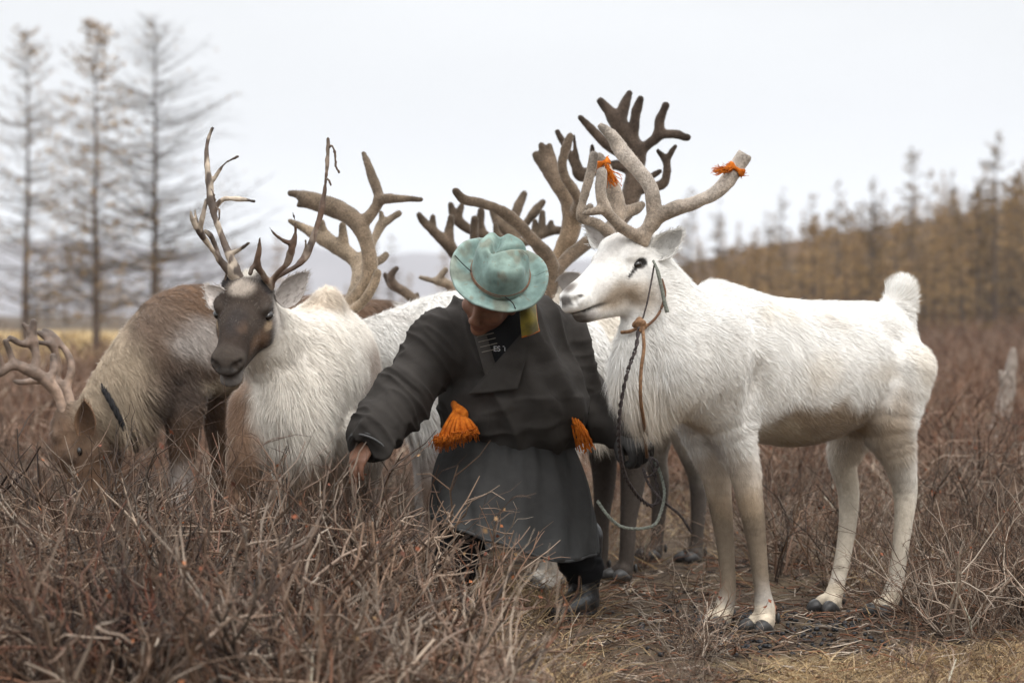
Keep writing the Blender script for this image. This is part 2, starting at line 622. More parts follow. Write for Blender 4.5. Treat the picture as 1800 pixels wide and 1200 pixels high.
hill('hills', [(-1200, 470), (-300, 440), (0, 425), (150, 420), (330, 440), (520, 430), (640, 452), (760, 440), (900, 460), (1100, 452), (1300, 480), (2600, 500)], 2600, 900, (.115, .095, .10))
hill('ridge', [(700, 545), (1000, 520), (1180, 470), (1300, 440), (1450, 415), (1600, 392), (1750, 370), (2000, 340), (2600, 320)], 330, 120, (.13, .08, .048))

M_TRUNK = mat_plain('larch bark', (.085, .066, .056), .95, .1, noise=(7, (.06, .045, .038), (.13, .10, .085)))
M_CROWN = mat_attr('larch needles and twigs', .9, spec=.1)
NEED = np.array([[.31, .20, .10], [.26, .175, .10], [.19, .14, .095], [.40, .25, .095]])


def larch(seed, H, Lmax, nb, needles, twigs, bare=0.0, tone=1.0, low=.10, thick=1.0, droop=.12, twk=1.0, up=0.0, nsz=1.0, light=False, tlen=(.12, .34), tthick=None):
    """returns trunk (v,q) and crown (v, polys, col)"""
    r = np.random.default_rng(seed)
    z = np.linspace(0, H, 12)
    sway = np.cumsum(r.normal(0, .02, (12, 2)), 0) * H / 10
    tl = np.column_stack([sway[:, 0], sway[:, 1], z])
    trad = (.5 + .5 * (1 - z / H)) * .011 * H * (1 - z / H * .92) * (tthick or thick)
    tv, tq = tubes(tl[None], trad[None], 8)
    L, R, C, nv, nc = [], [], [], [], []
    hs = np.sort(r.uniform(low, .985, nb))
    for h in hs:
        a = r.uniform(0, 2 * np.pi)
        prof = (1 - h) ** .75 * (.55 + .45 * min(1, h / .25))
        ln = Lmax * prof * r.uniform(.55, 1.15) + .12
        base = np.array([np.interp(h * H, z, sway[:, 0]), np.interp(h * H, z, sway[:, 1]), h * H])
        d = np.array([math.cos(a), math.sin(a), r.uniform(-.15, .25) + .35 * (h > .8) + up])
        pts = np.array([base + d * ln * t + np.array([0, 0, -droop * ln * t + .22 * ln * t * t]) for t in np.linspace(0, 1, 4)])
        L.append(pts); R.append(np.array([1, .75, .5, .2]) * (.006 + .009 * ln) * thick)
        C.append([.075, .06, .05])
        for k in range(twigs):
            t = r.uniform(.15, 1)
            p0 = base + d * ln * t + np.array([0, 0, -droop * ln * t + .22 * ln * t * t])
            dd = norm(np.array([-d[1], d[0], 0]) * r.choice([-1, 1]) + d * r.uniform(.2, 1) + np.array([0, 0, r.uniform(-.5, .4)]))
            tl_ = ln * r.uniform(*tlen)
            if not light: L.append(np.array([p0 + dd * tl_ * s + np.array([0, 0, -.1 * tl_ * s * s]) for s in (0, .35, .7, 1)]))
            if not light:
                R.append(np.array([.7, .55, .4, .2]) * (.005 + .003 * ln) * thick * twk)
                C.append([.085, .068, .056])
            for m in range(needles):
                if r.random() < bare: continue
                s = r.uniform(.1, 1.05)
                nv.append(p0 + dd * tl_ * s + r.normal(0, .03, 3)); nc.append(NEED[r.integers(0, 4)] * r.uniform(.6, 1.25) * tone)
    L = np.array(L); R = np.array(R)
    v, q = tubes(L, R, 3)
    c = np.repeat(np.array(C) * r.uniform(.7, 1.3, (len(C), 1)), 12, 0)
    polys = [q]
    if nv:
        nv = np.array(nv); n = len(nv); s = r.uniform(.035, .075, n)[:, None] * (H / 9) * nsz
        a1 = norm(r.normal(0, 1, (n, 3))); a2 = norm(np.cross(a1, r.normal(0, 1, (n, 3))))
        V = np.stack([nv - a1 * s, nv + a2 * s * .45, nv + a1 * s, nv - a2 * s * .45], 1).reshape(-1, 3)
        polys.append(len(v) + np.arange(n * 4).reshape(n, 4))
        polys = [np.concatenate(polys)]
        v = np.vstack([v, V]); c = np.vstack([c, np.repeat(np.array(nc), 4, 0)])
    return (tv, tq), (v, polys, c)


def tree_obj(base, spec, label, rz=0.0, name='larch_tree', group=None):
    (tv, tq), (cv, cp, cc) = spec
    e = empty(name, base)
    e.rotation_euler = (0, 0, rz)
    for nm, me, mt in (('trunk', raw_mesh('trunk', tv, [tq]), M_TRUNK), ('crown', raw_mesh('crown', cv, cp, col=cc, smooth=False), M_CROWN)):
        o = bpy.data.objects.new(nm, me); COL.objects.link(o); me.materials.append(mt); o.parent = e
    return tag(e, label, 'tree', group)


def base_at(px, d):
    x = (px - CX) / FPX * d
    return (x, d, float(ground_z(np.array([x]), np.array([d]))[0]) - .05)


# three tall bare larches on the left
for px, d, top, Lm, nb, ne, tw, bare, sd, lab in (
        (44, 66, 48, 2.8, 220, 1, 13, .6, 31, 'tall bare larch at the left edge, leftmost of the three'),
        (168, 60, 34, 2.7, 210, 2, 13, .35, 32, 'slim larch with sparse orange needles, middle of the three on the left'),
        (272, 62, 24, 4.0, 260, 1, 14, .9, 33, 'broad bare dark larch above the grazing reindeer, right of the three')):
    b = base_at(px, d)
    H = CAMZ - (top - HY) / FPX * d - b[2]
    tree_obj(b, larch(sd, H, Lm, nb, ne, tw, bare, thick=.70, twk=.55, up=.22, tlen=(.15, .45), tthick=1.25, droop=.16), lab, group='bare larches on the left')

# larches that stand out of the far wood on the right
for px, d, top, Lm, sd, tone, lab in (
        (1215, 150, 330, 1.6, 41, .8, 'grey larch between the white reindeer\'s antlers and its ear in the far wood'),
        (1262, 140, 345, 1.5, 42, .8, 'grey-brown larch rising just right of the white reindeer\'s ear'),
        (1378, 150, 330, 1.3, 43, .8, 'thin pale larch top above the white reindeer\'s shoulders'),
        (1428, 120, 340, 1.4, 44, .95, 'dark larch with thin top above the white reindeer\'s back'),
        (1476, 125, 315, 1.3, 45, .95, 'spindly dark larch above the middle of the white reindeer\'s back'),
        (1536, 150, 310, 1.3, 46, .8, 'faint grey larch top left of the tufted tall larch'),
        (1604, 110, 258, 1.5, 47, .8, 'tall larch with tufted crown left of the white reindeer\'s raised tail'),
        (1672, 125, 330, 1.4, 48, .9, 'short brown larch right of the tufted tall larch'),
        (1748, 80, 232, 1.7, 49, .8, 'tallest dark brown larch near the right edge'),
        (1792, 95, 300, 1.5, 50, .9, 'brown larch cut by the right edge of the picture'),
        (690, 170, 415, 1.6, 51, .8, 'far grey larch between the velvet antlers in the middle'),
        (1330, 118, 400, 1.2, 52, 1.25, 'small golden larch above the white reindeer\'s neck')):
    b = base_at(px, d)
    H = CAMZ - (top - HY) / FPX * d - b[2]
    tree_obj(b, larch(sd, H, Lm, 70, 5, 8, .1 if tone > 1 else .35, tone, low=.06, thick=1.3), lab, group='larches standing out of the far wood')

# the wood behind them, one mass
protos = [larch(60 + i, 8.0, 2.2 - .12 * i, 40, 6, 6, .12 + .1 * (i % 3), [1.2, 1.0, 1.4, .6, 1.25, .8][i], low=.05, thick=1.3, nsz=2.0, light=True) for i in range(6)]
r = np.random.default_rng(77)
WP, WS, WI = [], [], []


def add_tree(p, s_):
    WP.append(p); WS.append(s_); WI.append(r.integers(0, len(protos)))


for i in range(560):
    px = r.uniform(1130, 1920); d = 95 * (280 / 95) ** r.random()
    add_tree(np.array(base_at(px, d)), (.30 + .55 * r.random() ** 1.8) * (1 if d < 140 else 1.1) * np.interp(px, [1130, 1300, 1500, 1800], [.5, .62, .85, 1.05]))
for i in range(200):
    px = r.uniform(1130, 1920); d = r.uniform(84, 125)
    add_tree(np.array(base_at(px, d)), r.uniform(.38, .72) * np.interp(px, [1130, 1300, 1500, 1800], [.55, .72, .9, 1.1]))
for i in range(60):
    px = r.uniform(-60, 1150); d = r.uniform(170, 300)
    add_tree(np.array(base_at(px, d)), r.uniform(.45, .9))
# ... and up the slope of the ridge
for i in range(140):
    px = r.uniform(1100, 1930); f = r.random() ** .7
    k = np.interp(f, [0, .45, .8, 1], [-.25, -.12, -.05, 0]); d = 330 + k * 120
    top = CAMZ - (np.interp(px, [1000, 1180, 1300, 1450, 1600, 1750, 2000], [520, 470, 440, 415, 392, 370, 340]) - HY) / FPX * 330
    add_tree(np.array([(px - CX) / FPX * d, d, top * f - (1 - f) * 2 - .4]), r.uniform(.45, .9))
pobs = []
for (tv, tq), (cv, cp, cc) in protos:
    me = raw_mesh('far_larch', np.vstack([tv, cv]), [np.concatenate([tq, cp[0] + len(tv)])], col=np.vstack([np.tile([.075, .058, .05], (len(tv), 1)), cc]), smooth=False)
    me.materials.append(M_CROWN); pobs.append(bpy.data.objects.new('far_larch', me))
wood = scatter('larch_wood', pobs, WP, r.uniform(0, 6.28, len(WP)), WS, WI)
tag(wood, 'rust-brown larch wood stretching across the far side of the heath', 'wood', kind='stuff')

# pale weathered snag at the right edge
S = Sdf(np.array([-.45, -.3, -.1]), np.array([.45, .3, 1.5]), .02)
S.loft([[-.12, 0, -.05, .12, .12], [-.02, 0, .4, .085, .085], [.06, .02, .8, .075, .07], [.10, .02, 1.05, .05, .045], [.12, .02, 1.22, .015, .02]], k=.02)
S.loft([[.06, 0, .8, .05, .05], [.0, 0, 1.0, .02, .02]], k=.03)
S.rough(9, .02)
v, q = S.mesh()
sn = link('snag', raw_mesh('snag', v * np.array([.75, .75, .66]) + np.array(base_at(1758, 15.5)), [q]), mat_plain('weathered wood', (.26, .22, .19), .9, .15, noise=(6, (.17, .135, .11), (.34, .29, .25)), bump=(14, .6, .02, 5, 'Object', (6, 6, 1))))
tag(sn, 'pale broken leaning tree snag on the heath near the right edge', 'snag')

# cold damp air over the heath: far hills fade into it
hz = bpy.data.meshes.new('haze')
hv = [(x, y, z) for z in (-4.0, 240.0) for y in (-60.0, 5200.0) for x in (-2600.0, 2600.0)]
hz.from_pydata(hv, [], [(0, 2, 3, 1), (4, 5, 7, 6), (0, 1, 5, 4), (2, 6, 7, 3), (0, 4, 6, 2), (1, 3, 7, 5)])
mh = bpy.data.materials.new('damp air'); mh.use_nodes = True
mh.node_tree.nodes.clear()
ho = mh.node_tree.nodes.new('ShaderNodeOutputMaterial'); pv = mh.node_tree.nodes.new('ShaderNodeVolumePrincipled')
pv.inputs['Color'].default_value = (.93, .95, 1.0, 1); pv.inputs['Density'].default_value = HAZE; pv.inputs['Anisotropy'].default_value = 0.0
mh.node_tree.links.new(pv.outputs[0], ho.inputs['Volume'])
haze = link('haze', hz, mh)
tag(haze, 'thin pale haze over the heath and far hills', 'haze', kind='stuff')
# ------------------------------------------------------------------ reindeer
M_HIDE = mat_attr('reindeer hide', 0.95, spec=0.1, noise=(60, 0.12), bump=(120, 0.4, 0.004))
M_HAIR = mat_attr('reindeer hair', 0.75, spec=0.15, sheen=0.15)
M_VELVET = mat_attr('antler velvet', 0.95, spec=0.05, sheen=0.45, sheen_tint=(1, 0.93, 0.84), noise=(150, 0.38), bump=(260, 0.7, 0.004))
M_BONE = mat_attr('bare antler', 0.6, spec=0.35, noise=(50, 0.25), bump=(90, 0.5, 0.004))
M_EYE = mat_plain('eye', (0.012, 0.008, 0.006), 0.06, 0.6)
M_HOOF = mat_plain('hoof horn', (0.03, 0.028, 0.027), 0.45, 0.4, bump=(60, 0.4, 0.004))
WHITE = np.array([0.80, 0.775, 0.735]); CREAM = np.array([0.60, 0.50, 0.37]); TAN = np.array([0.36, 0.265, 0.175])
BROWN = np.array([0.115, 0.068, 0.042]); DARK = np.array([0.055, 0.042, 0.035]); GREY = np.array([0.36, 0.325, 0.30]); BLACK = np.array([0.014, 0.012, 0.012])


def paint(base, blobs, seed=0):
    """fur colour from soft-edged patches placed on the animal"""
    def fn(p):
        c = np.tile(np.asarray(base, dtype=np.float64), (len(p), 1))
        w1 = np.stack([fnoise(p, 9, seed + k) - 0.5 for k in range(3)], 1) * 0.09
        w2 = np.stack([fnoise(p, 45, seed + 4 + k) - 0.5 for k in range(3)], 1) * 0.02
        for ctr, rad, colr, st, soft, warp, A in blobs:
            q = p + (w1 + w2) * warp - np.asarray(ctr)
            if A is not None: q = q @ A.T
            q = q / (np.asarray(rad) * np.ones(3))
            d = np.linalg.norm(q, axis=1)
            w = smooth01((1 + soft - d) / (2 * soft)) * st
            c = c * (1 - w[:, None]) + np.asarray(colr) * w[:, None]
        return c
    return fn


def blob(c, r, colr, st=1.0, soft=0.3, warp=1.0):
    return (c, r, colr, st, soft, warp, None)


def hb(h, c, r, colr, st=1.0, soft=0.3, warp=0.2, both=False):
    """patch in the head's own axes; both mirrors it to the other cheek"""
    out = [(h.p(*c), r, colr, st, soft, warp, h.A)]
    if both: out.append((h.p(c[0], -c[1], c[2]), r, colr, st, soft, warp, h.A))
    return out


MOUTH = [(.155, .046, -.080), (.185, .043, -.072), (.215, .040, -.068), (.255, .039, -.066), (.285, .029, -.066), (.306, 0, -.066), (.285, -.029, -.066), (.255, -.039, -.066), (.215, -.040, -.068), (.185, -.043, -.072), (.155, -.046, -.080)]


class Head:
    """local frame: x to the nose, y to the animal's left, z to the top of the skull"""
    def __init__(self, c, f, up, s=1.0):
        self.c = np.asarray(c, dtype=float)
        self.f = norm(f)
        self.l = norm(np.cross(up, self.f))
        self.u = np.cross(self.f, self.l)
        self.s = s
        self.A = np.stack([self.f, self.l, self.u])

    lip = False
    eye = 1.0

    def p(self, x, y, z):
        return self.c + self.s * (x * self.f + y * self.l + z * self.u)

    def loc(self, P):
        return (P - self.c) @ self.A.T / self.s

    def build(self, S, fine=True):
        s = self.s
        def L(rows, k, **kw):
            S.loft([[*self.p(x, y, z), w * s, h * s] for x, y, z, w, h in rows], up=self.u, k=k, **kw)
        # skull, bridge and muzzle
        L([(-.10, 0, .012, .062, .070), (-.05, 0, .015, .078, .090), (.01, 0, .0, .085, .100), (.08, 0, -.012, .070, .088),
           (.15, 0, -.020, .055, .070), (.21, 0, -.026, .049, .058), (.255, 0, -.029, .051, .051), (.274, 0, -.031, .047, .044)], .02, n=3)
        # lower jaw and lip
        L([(-.04, 0, -.078, .056, .055), (.03, 0, -.090, .050, .048), (.10, 0, -.092, .040, .036), (.18, 0, -.088, .031, .026),
           (.235, 0, -.086, .033, .022), (.262, 0, -.083, .029, .017)], .018, n=3)
        for sg in (-1, 1):
            S.ell(self.p(.035, sg * .070, .044), np.array([.045, .022, .024]) * s, self.A, k=.02 * s)      # brow
            S.ell(self.p(.02, sg * .060, -.050), np.array([.070, .03, .055]) * s, self.A, k=.03 * s)       # cheek
            S.ell(self.p(.272, sg * .032, -.022), np.array([.030, .02, .024]) * s, self.A, k=.012 * s)     # nostril wing
            S.ell(self.p(-.03, sg * .052, .072), np.array([.03, .028, .03]) * s, self.A, k=.02 * s)        # antler pedicle
        S.ell(self.p(.03, 0, .080), np.array([.05, .055, .028]) * s, self.A, k=.03 * s)                    # tuft on the forehead
        if self.lip:
            S.ell(self.p(.258, 0, -.098), np.array([.034, .034, .020]) * s, self.A, k=.012)
        if fine:
            for sg in (-1, 1):
                S.ell(self.p(.308, sg * .030, -.024), np.array([.014, .012, .012]) * s, self.A, k=.006 * s, op='sub')
                S.ell(self.p(.297, sg * .043, -.017), np.array([.016, .007, .006]) * s, self.A, k=.006 * s, op='sub')
                S.ell(self.p(.045, sg * .090, .010), np.array([.022, .012, .012]) * s, self.A, k=.008 * s, op='sub')
            S.loft([[*self.p(x, y, z), .009 * s, .005 * s] for x, y, z in MOUTH], up=self.u, k=.006 * s, op='sub', n=3)

    def eyes(self, parent, sides=(-1, 1)):
        for sg in sides:
            v, q = sphere(14, 10)
            c = self.p(.046, sg * .0765, .012)
            v = c + (v * np.array([.0185, .0145, .0122]) * self.s * self.eye) @ self.A
            link('eye', raw_mesh('eye', v, q), M_EYE, parent)


def sphere(nu, nv):
    th = np.linspace(0, np.pi, nv + 1); ph = np.arange(nu) / nu * 2 * np.pi
    T, Pp = np.meshgrid(th, ph, indexing='ij')
    v = np.stack([np.sin(T) * np.cos(Pp), np.sin(T) * np.sin(Pp), np.cos(T)], -1).reshape(-1, 3)
    q = []
    for i in range(nv):
        for j in range(nu):
            q.append((i * nu + j, (i + 1) * nu + j, (i + 1) * nu + (j + 1) % nu, i * nu + (j + 1) % nu))
    return v, [np.array(q)]


def ear(parent, base, tip, face, width, outer, inner, hairs=260, seed=0):
    """cupped leaf: opening looks along `face`"""
    base = np.asarray(base); tip = np.asarray(tip)
    ax = tip - base; L = np.linalg.norm(ax); ax = ax / L
    fc = norm(np.asarray(face, float) - np.dot(face, ax) * ax)
    sd = np.cross(ax, fc)
    nu, nv = 16, 13
    V = np.zeros((2, nu + 1, nv, 3)); Cc = np.zeros((2, nu + 1, nv, 3))
    for i in range(nu + 1):
        t = i / nu
        w = width * (np.sin(np.pi * min(t * 0.86 + 0.16, 1)) ** 0.75) * (1 if t < .97 else .9) + 0.002
        for j in range(nv):
            a = (j / (nv - 1) - 0.5) * 2
            ang = a * (1.75 - 0.75 * t)
            cup = w * (0.85 - 0.35 * t)
            p = base + ax * L * t + sd * w * np.sin(ang * .9) + fc * cup * (1 - np.cos(ang)) - fc * cup * 0.5 + fc * 0.02 * (t - .5) ** 2
            V[0, i, j] = p - fc * 0.004; V[1, i, j] = p + fc * 0.003
            e = smooth01((abs(a) - 0.55) / 0.4)
            Cc[0, i, j] = outer
            Cc[1, i, j] = np.asarray(inner) * (1 - e) + np.asarray(outer) * e
    idx = np.arange(2 * (nu + 1) * nv).reshape(2, nu + 1, nv)
    qs = []
    for s_ in (0, 1):
        g = idx[s_]
        q = np.stack([g[:-1, :-1], g[1:, :-1], g[1:, 1:], g[:-1, 1:]], -1).reshape(-1, 4)
        qs.append(q if s_ == 1 else q[:, ::-1])
    def rim(a, b):
        return np.stack([a[:-1], a[1:], b[1:], b[:-1]], -1)
    qs += [rim(idx[0, :, 0], idx[1, :, 0]), rim(idx[1, :, -1], idx[0, :, -1]), rim(idx[0, -1, :], idx[1, -1, :])]
    o = link('ear', raw_mesh('ear', V.reshape(-1, 3), [np.concatenate(qs)], col=Cc.reshape(-1, 3)), M_HIDE, parent)
    r = np.random.default_rng(seed)
    k = hairs
    ii = r.integers(1, nu, k); jj = r.integers(0, nv, k); ss = r.integers(0, 2, k)
    p = V[ss, ii, jj] + r.normal(0, .003, (k, 3))
    n = np.where(ss[:, None] == 1, fc, -fc)
    d = norm(ax * 0.8 + n * 0.35 + r.normal(0, .25, (k, 3)))
    Lh = r.uniform(.010, .022, k)
    v, ps = strips(p, d, Lh, norm(np.cross(d, n)), np.full(k, .0018), np.zeros((k, 3)))
    c = np.repeat(Cc[ss, ii, jj] * r.uniform(.8, 1.15, (k, 1)), 5, 0)
    link('ear_hair', raw_mesh('ear_hair', v, ps, col=c), M_HAIR, o)
    return o


def fur(parent, v, q, N, count, lenf, flowf, colf, width, lift=0.35, seed=0, clump=0.5, name='fur', grizzle=.07, tips=0.0):
    r = np.random.default_rng(seed)
    count = int(count * FUR)
    if count < 1: return
    tri = np.concatenate([q[:, [0, 1, 2]], q[:, [0, 2, 3]]])
    ar = np.linalg.norm(np.cross(v[tri[:, 1]] - v[tri[:, 0]], v[tri[:, 2]] - v[tri[:, 0]]), axis=1)
    cen = v[tri].mean(1)
    view = norm(np.array([0, 0, CAMZ]) - cen)
    fac = (N[tri].mean(1) * view).sum(1)
    w = ar * np.clip(fac + 0.45, 0.06, 0.8)
    w = w / np.clip(lenf(cen), 0.006, 0.05) ** 0.5
    w /= w.sum()
    f = r.choice(len(tri), count, p=w)
    b = r.random((count, 2)); m = b.sum(1) > 1; b[m] = 1 - b[m]
    p = v[tri[f, 0]] * (1 - b.sum(1))[:, None] + v[tri[f, 1]] * b[:, :1] + v[tri[f, 2]] * b[:, 1:]
    n = norm(N[tri[f, 0]] * (1 - b.sum(1))[:, None] + N[tri[f, 1]] * b[:, :1] + N[tri[f, 2]] * b[:, 1:])
    L = lenf(p) * r.uniform(.6, 1.25, count)
    fl = flowf(p, n)
    nz = np.stack([fnoise(p, 22, 20 + k) - .5 for k in range(3)], 1) * 2.2 * clump + np.stack([fnoise(p, 7, 30 + k) - .5 for k in range(3)], 1) * 1.3 * clump
    fl = norm(fl) + nz + r.normal(0, .12, (count, 3))
    fl = norm(fl - (fl * n).sum(1)[:, None] * n)
    la = np.clip(lift + r.normal(0, .12, count) + (fnoise(p, 30, 40) - .5) * .5, .05, 1.3)
    d = norm(fl * np.cos(la)[:, None] + n * np.sin(la)[:, None])
    sd = norm(np.cross(d, n))
    bend = fl * (L * .22)[:, None] - n * (L * .22 * np.sin(la))[:, None] + np.array([0, 0, -1]) * (np.clip(L - .035, 0, 1) * .5)[:, None]
    hv, ps = strips(p - n * .002, d, L, sd, width * r.uniform(.6, 1.5, count) * (0.8 + 4 * L), bend)
    c = colf(p) * (1 + r.normal(0, grizzle, (count, 1))) * (0.92 + 0.16 * fnoise(p, 26, 50))[:, None]
    c = c + (r.random((count, 1)) < tips) * np.array([.11, .095, .08]) * r.random((count, 1))
    c = np.repeat(np.clip(c, .004, .86), 5, 0).reshape(-1, 5, 3)
    hn = norm(n[:, None, :] + 0.2 * r.normal(0, 1, (count, 1, 3)) + 0.25 * sd[:, None, :] * np.array([-1, 1, 1, -1, 0])[None, :, None])
    link(name, raw_mesh(name, hv, ps, col=c.reshape(-1, 3), normals=hn.reshape(-1, 3)), M_HAIR, parent)


def antler(parent, branches, d0, colf=None, mat=None, res=.0055, k=.012, seed=0, scale=1.0, cut=None):
    """branches: lists of (px, py, depth offset, radius px); all smoothly joined in one piece"""
    rows = []
    for br in branches:
        rows.append(np.array([[*W(x, y, d0 + dd), r * (d0 + dd) / FPX * scale, r * (d0 + dd) / FPX * scale] for x, y, dd, r in br]))
    al = np.vstack(rows)
    S = Sdf(al[:, :3].min(0) - .05, al[:, :3].max(0) + .05, res)
    for rw in rows:
        S.loft(rw, k=k, n=5)
    if cut: S.cut(*cut)
    S.rough(60, .0022, seed)
    S.rough(13, .0055, seed + 5)
    v, q = S.mesh()
    v = relax(v, q, 1)
    if colf is None:
        c = np.tile([.2, .15, .11], (len(v), 1))
    else:
        c = colf(v)
    Nn = vnormals(v, q)
    ends = np.array([rw[-1, :3] for rw in rows])
    dt = np.sqrt(((v[:, None, :] - ends[None]) ** 2).sum(2)).min(1)
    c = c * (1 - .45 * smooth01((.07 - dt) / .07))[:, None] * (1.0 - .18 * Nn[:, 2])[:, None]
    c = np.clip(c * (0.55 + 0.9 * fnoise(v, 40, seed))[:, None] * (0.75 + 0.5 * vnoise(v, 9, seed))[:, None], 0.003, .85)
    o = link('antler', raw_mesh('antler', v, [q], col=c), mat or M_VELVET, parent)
    if mat is None or mat is M_VELVET:
        N = vnormals(v, q)
        fur(o, v, q, N, 5500, lambda p: np.full(len(p), .0085), lambda p, n: np.tile([0, 0, 1.0], (len(p), 1)), lambda p: c[nearest(v, p)] * 1.35, .0011, lift=.95, seed=seed, name='velvet_fuzz')
    return o


def nearest(v, p):
    """index of a close vertex, by hashing to a 8 mm grid then to the first vertex in it"""
    g = 0.016
    key = lambda a: (np.floor(a / g).astype(np.int64) * np.array([73856093, 19349663, 83492791])).sum(1)
    kv = key(v); o = np.argsort(kv, kind='stable'); ks = kv[o]
    i = np.clip(np.searchsorted(ks, key(p)), 0, len(v) - 1)
    return o[i]


def bar_col(a, b, c_lo, c_hi, tip=None):
    """colour running from point a to b along the antler"""
    a = np.asarray(a); b = np.asarray(b); ab = b - a
    def fn(p):
        t = smooth01(((p - a) @ ab) / (ab @ ab) + (fnoise(p, 14, 3) - .5) * .5)[:, None]
        return np.asarray(c_lo) * (1 - t) + np.asarray(c_hi) * t
    return fn


def reindeer(name, label, foot, torso, neck, head, legs, extra, colf, lenf, flowf, hairs, res=.008, width=.0026, fine=True, hoof_parts=True, lift=.35, seed=0, torso_k=.05, clump=.5, bumps=(), grizzle=.07, tips=0.0):
    root = empty(name, foot)
    tag(root, label, 'reindeer', 'reindeer of the herd')
    T = np.array([[*W(x, y, d), w, h] for x, y, d, w, h in torso])
    Nk = np.array([[*W(x, y, d), w, h] for x, y, d, w, h in neck])
    LG = [np.array([[*W(x, y, d), w, h] for x, y, d, w, h in lg]) for lg in legs]
    EX = [np.array([[*W(x, y, d), w, h] for x, y, d, w, h in e]) for e in extra]
    al = np.vstack([T, Nk] + LG + EX)
    lo = np.minimum((al[:, :3] - al[:, 3:5].max(1)[:, None]).min(0), head.c - .33 * head.s) - .03
    hi = np.maximum((al[:, :3] + al[:, 3:5].max(1)[:, None]).max(0), head.c + .33 * head.s) + .03
    S = Sdf(lo, hi, res)
    S.loft(T, k=torso_k, n=4)
    S.loft(Nk, k=.07, n=4)
    for e in EX: S.loft(e, k=.05, n=3)
    for lg in LG:
        S.loft(lg, up=(0.7, -0.7, 0), k=.035, n=3)
        if hoof_parts:
            fw = norm(np.array([*head.hoofdir, 0.0])); sd_ = np.array([-fw[1], fw[0], 0]); p = lg[-1, :3]
            for sg in (-1, 1):
                S.loft([[p[0], p[1], p[2] + .012, .022, .022], [*(np.array([p[0], p[1], .040]) + fw * .022 + sd_ * sg * .020), .022, .022], [*(np.array([p[0], p[1], .030]) + fw * .036 + sd_ * sg * .026), .018, .016]], k=.012, n=2)
    head.build(S, fine)
    for e in bumps: S.ell(*e[:2], k=e[2], op=e[3])
    v, q = S.mesh()
    v = relax(v, q, 2)
    N = vnormals(v, q)
    body = link('body', raw_mesh('body', v, [q], col=colf(v) * .92), M_HIDE, root)
    if hairs:
        fur(body, v, q, N, hairs, lenf, flowf, colf, width, lift=lift, seed=seed, clump=clump, grizzle=grizzle, tips=tips)
    head.eyes(root)
    if hoof_parts:
        for lg in LG:
            a, b = lg[-2, :3], lg[-1, :3]
            hooves(root, lg[-1, :3], head.hoofdir)
    return root, v, q


def hooves(root, p, fwd):
    """two splayed dark toes and the dew claws behind"""
    fwd = norm(np.array([fwd[0], fwd[1], 0.0])); sd = np.array([-fwd[1], fwd[0], 0])
    g = np.array([p[0], p[1], 0.0])
    for sg in (-1, 1):
        S = Sdf(g - [.11, .11, .02], g + [.11, .11, .08], .0065)
        a = g + fwd * .018 + sd * sg * .024 + [0, 0, .014]
        b = g + fwd * .074 + sd * sg * .036 + [0, 0, .015]
        S.loft([[*a, .025, .016], [*(a * .45 + b * .55 + np.array([0, 0, .008])), .024, .026], [*b, .010, .010]], k=.01, n=3)
        v, q = S.mesh()
        v[:, 2] = np.maximum(v[:, 2], .001)
        link('hoof', raw_mesh('hoof', v, [q]), M_HOOF, root)
        c = g - fwd * .035 + sd * sg * .022 + [0, 0, .045]
        v, q = sphere(8, 6)
        link('dew_claw', raw_mesh('dew_claw', v * np.array([.008, .010, .018]) + c, q), M_HOOF, root)


def on_surface(v, pts, off):
    """points given as photo pixels, put `off` metres proud of the nearest surface of v"""
    X = v[:, 0] / v[:, 1] * FPX + CX; Y = HY - (v[:, 2] - CAMZ) / v[:, 1] * FPX
    out = []
    for px, py in pts:
        d = (X - px) ** 2 + (Y - py) ** 2
        k = np.where(d < max(36, d.min() * 1.5))[0]
        out.append(W(px, py, v[k, 1].min() - off))
    return out
# ---- A: the white reindeer standing in profile on the right
hA = Head(W(1107, 469, 7.40), (-.665, -.695, -.28), (-.15, .0, 1), 1.0)
hA.hoofdir = (-.75, -.65)
LEG = lambda rows: rows
A_torso = [(1190, 635, 7.42, .125, .16), (1262, 632, 7.60, .17, .235), (1335, 648, 7.76, .195, .235), (1410, 655, 7.90, .21, .236), (1485, 640, 8.02, .19, .208), (1537, 628, 8.12, .155, .185), (1562, 622, 8.18, .10, .145)]
A_neck = [(1225, 615, 7.52, .15, .155), (1185, 572, 7.46, .12, .135), (1150, 520, 7.42, .10, .12), (1125, 480, 7.40, .085, .10)]
A_legs = [
    [(1262, 690, 7.56, .10, .12), (1290, 770, 7.58, .062, .072), (1309, 830, 7.6, .045, .052), (1322, 900, 7.6, .036, .040), (1331, 960, 7.6, .028, .031), (1339, 1030, 7.58, .024, .026), (1344, 1068, 7.57, .034, .032), (1345, 1095, 7.57, .036, .026)],
    [(1220, 700, 7.72, .09, .11), (1240, 780, 7.74, .058, .064), (1257, 830, 7.75, .045, .050), (1268, 900, 7.74, .034, .037), (1275, 960, 7.72, .026, .029), (1280, 1030, 7.68, .024, .026), (1274, 1066, 7.66, .032, .030), (1268, 1090, 7.66, .036, .026)],
    [(1566, 650, 8.03, .115, .16), (1558, 740, 8.0, .08, .115), (1578, 800, 8.0, .050, .065), (1591, 862, 8.02, .036, .044), (1588, 920, 8.0, .028, .032), (1576, 1010, 7.98, .025, .027), (1566, 1048, 7.97, .033, .031), (1560, 1068, 7.96, .038, .026)],
    [(1520, 680, 8.22, .11, .15), (1492, 770, 8.22, .060, .080), (1482, 815, 8.22, .044, .050), (1492, 868, 8.2, .032, .038), (1488, 940, 8.16, .027, .030), (1474, 1015, 8.1, .024, .027), (1465, 1048, 8.08, .033, .031), (1462, 1064, 8.07, .038, .026)],
]
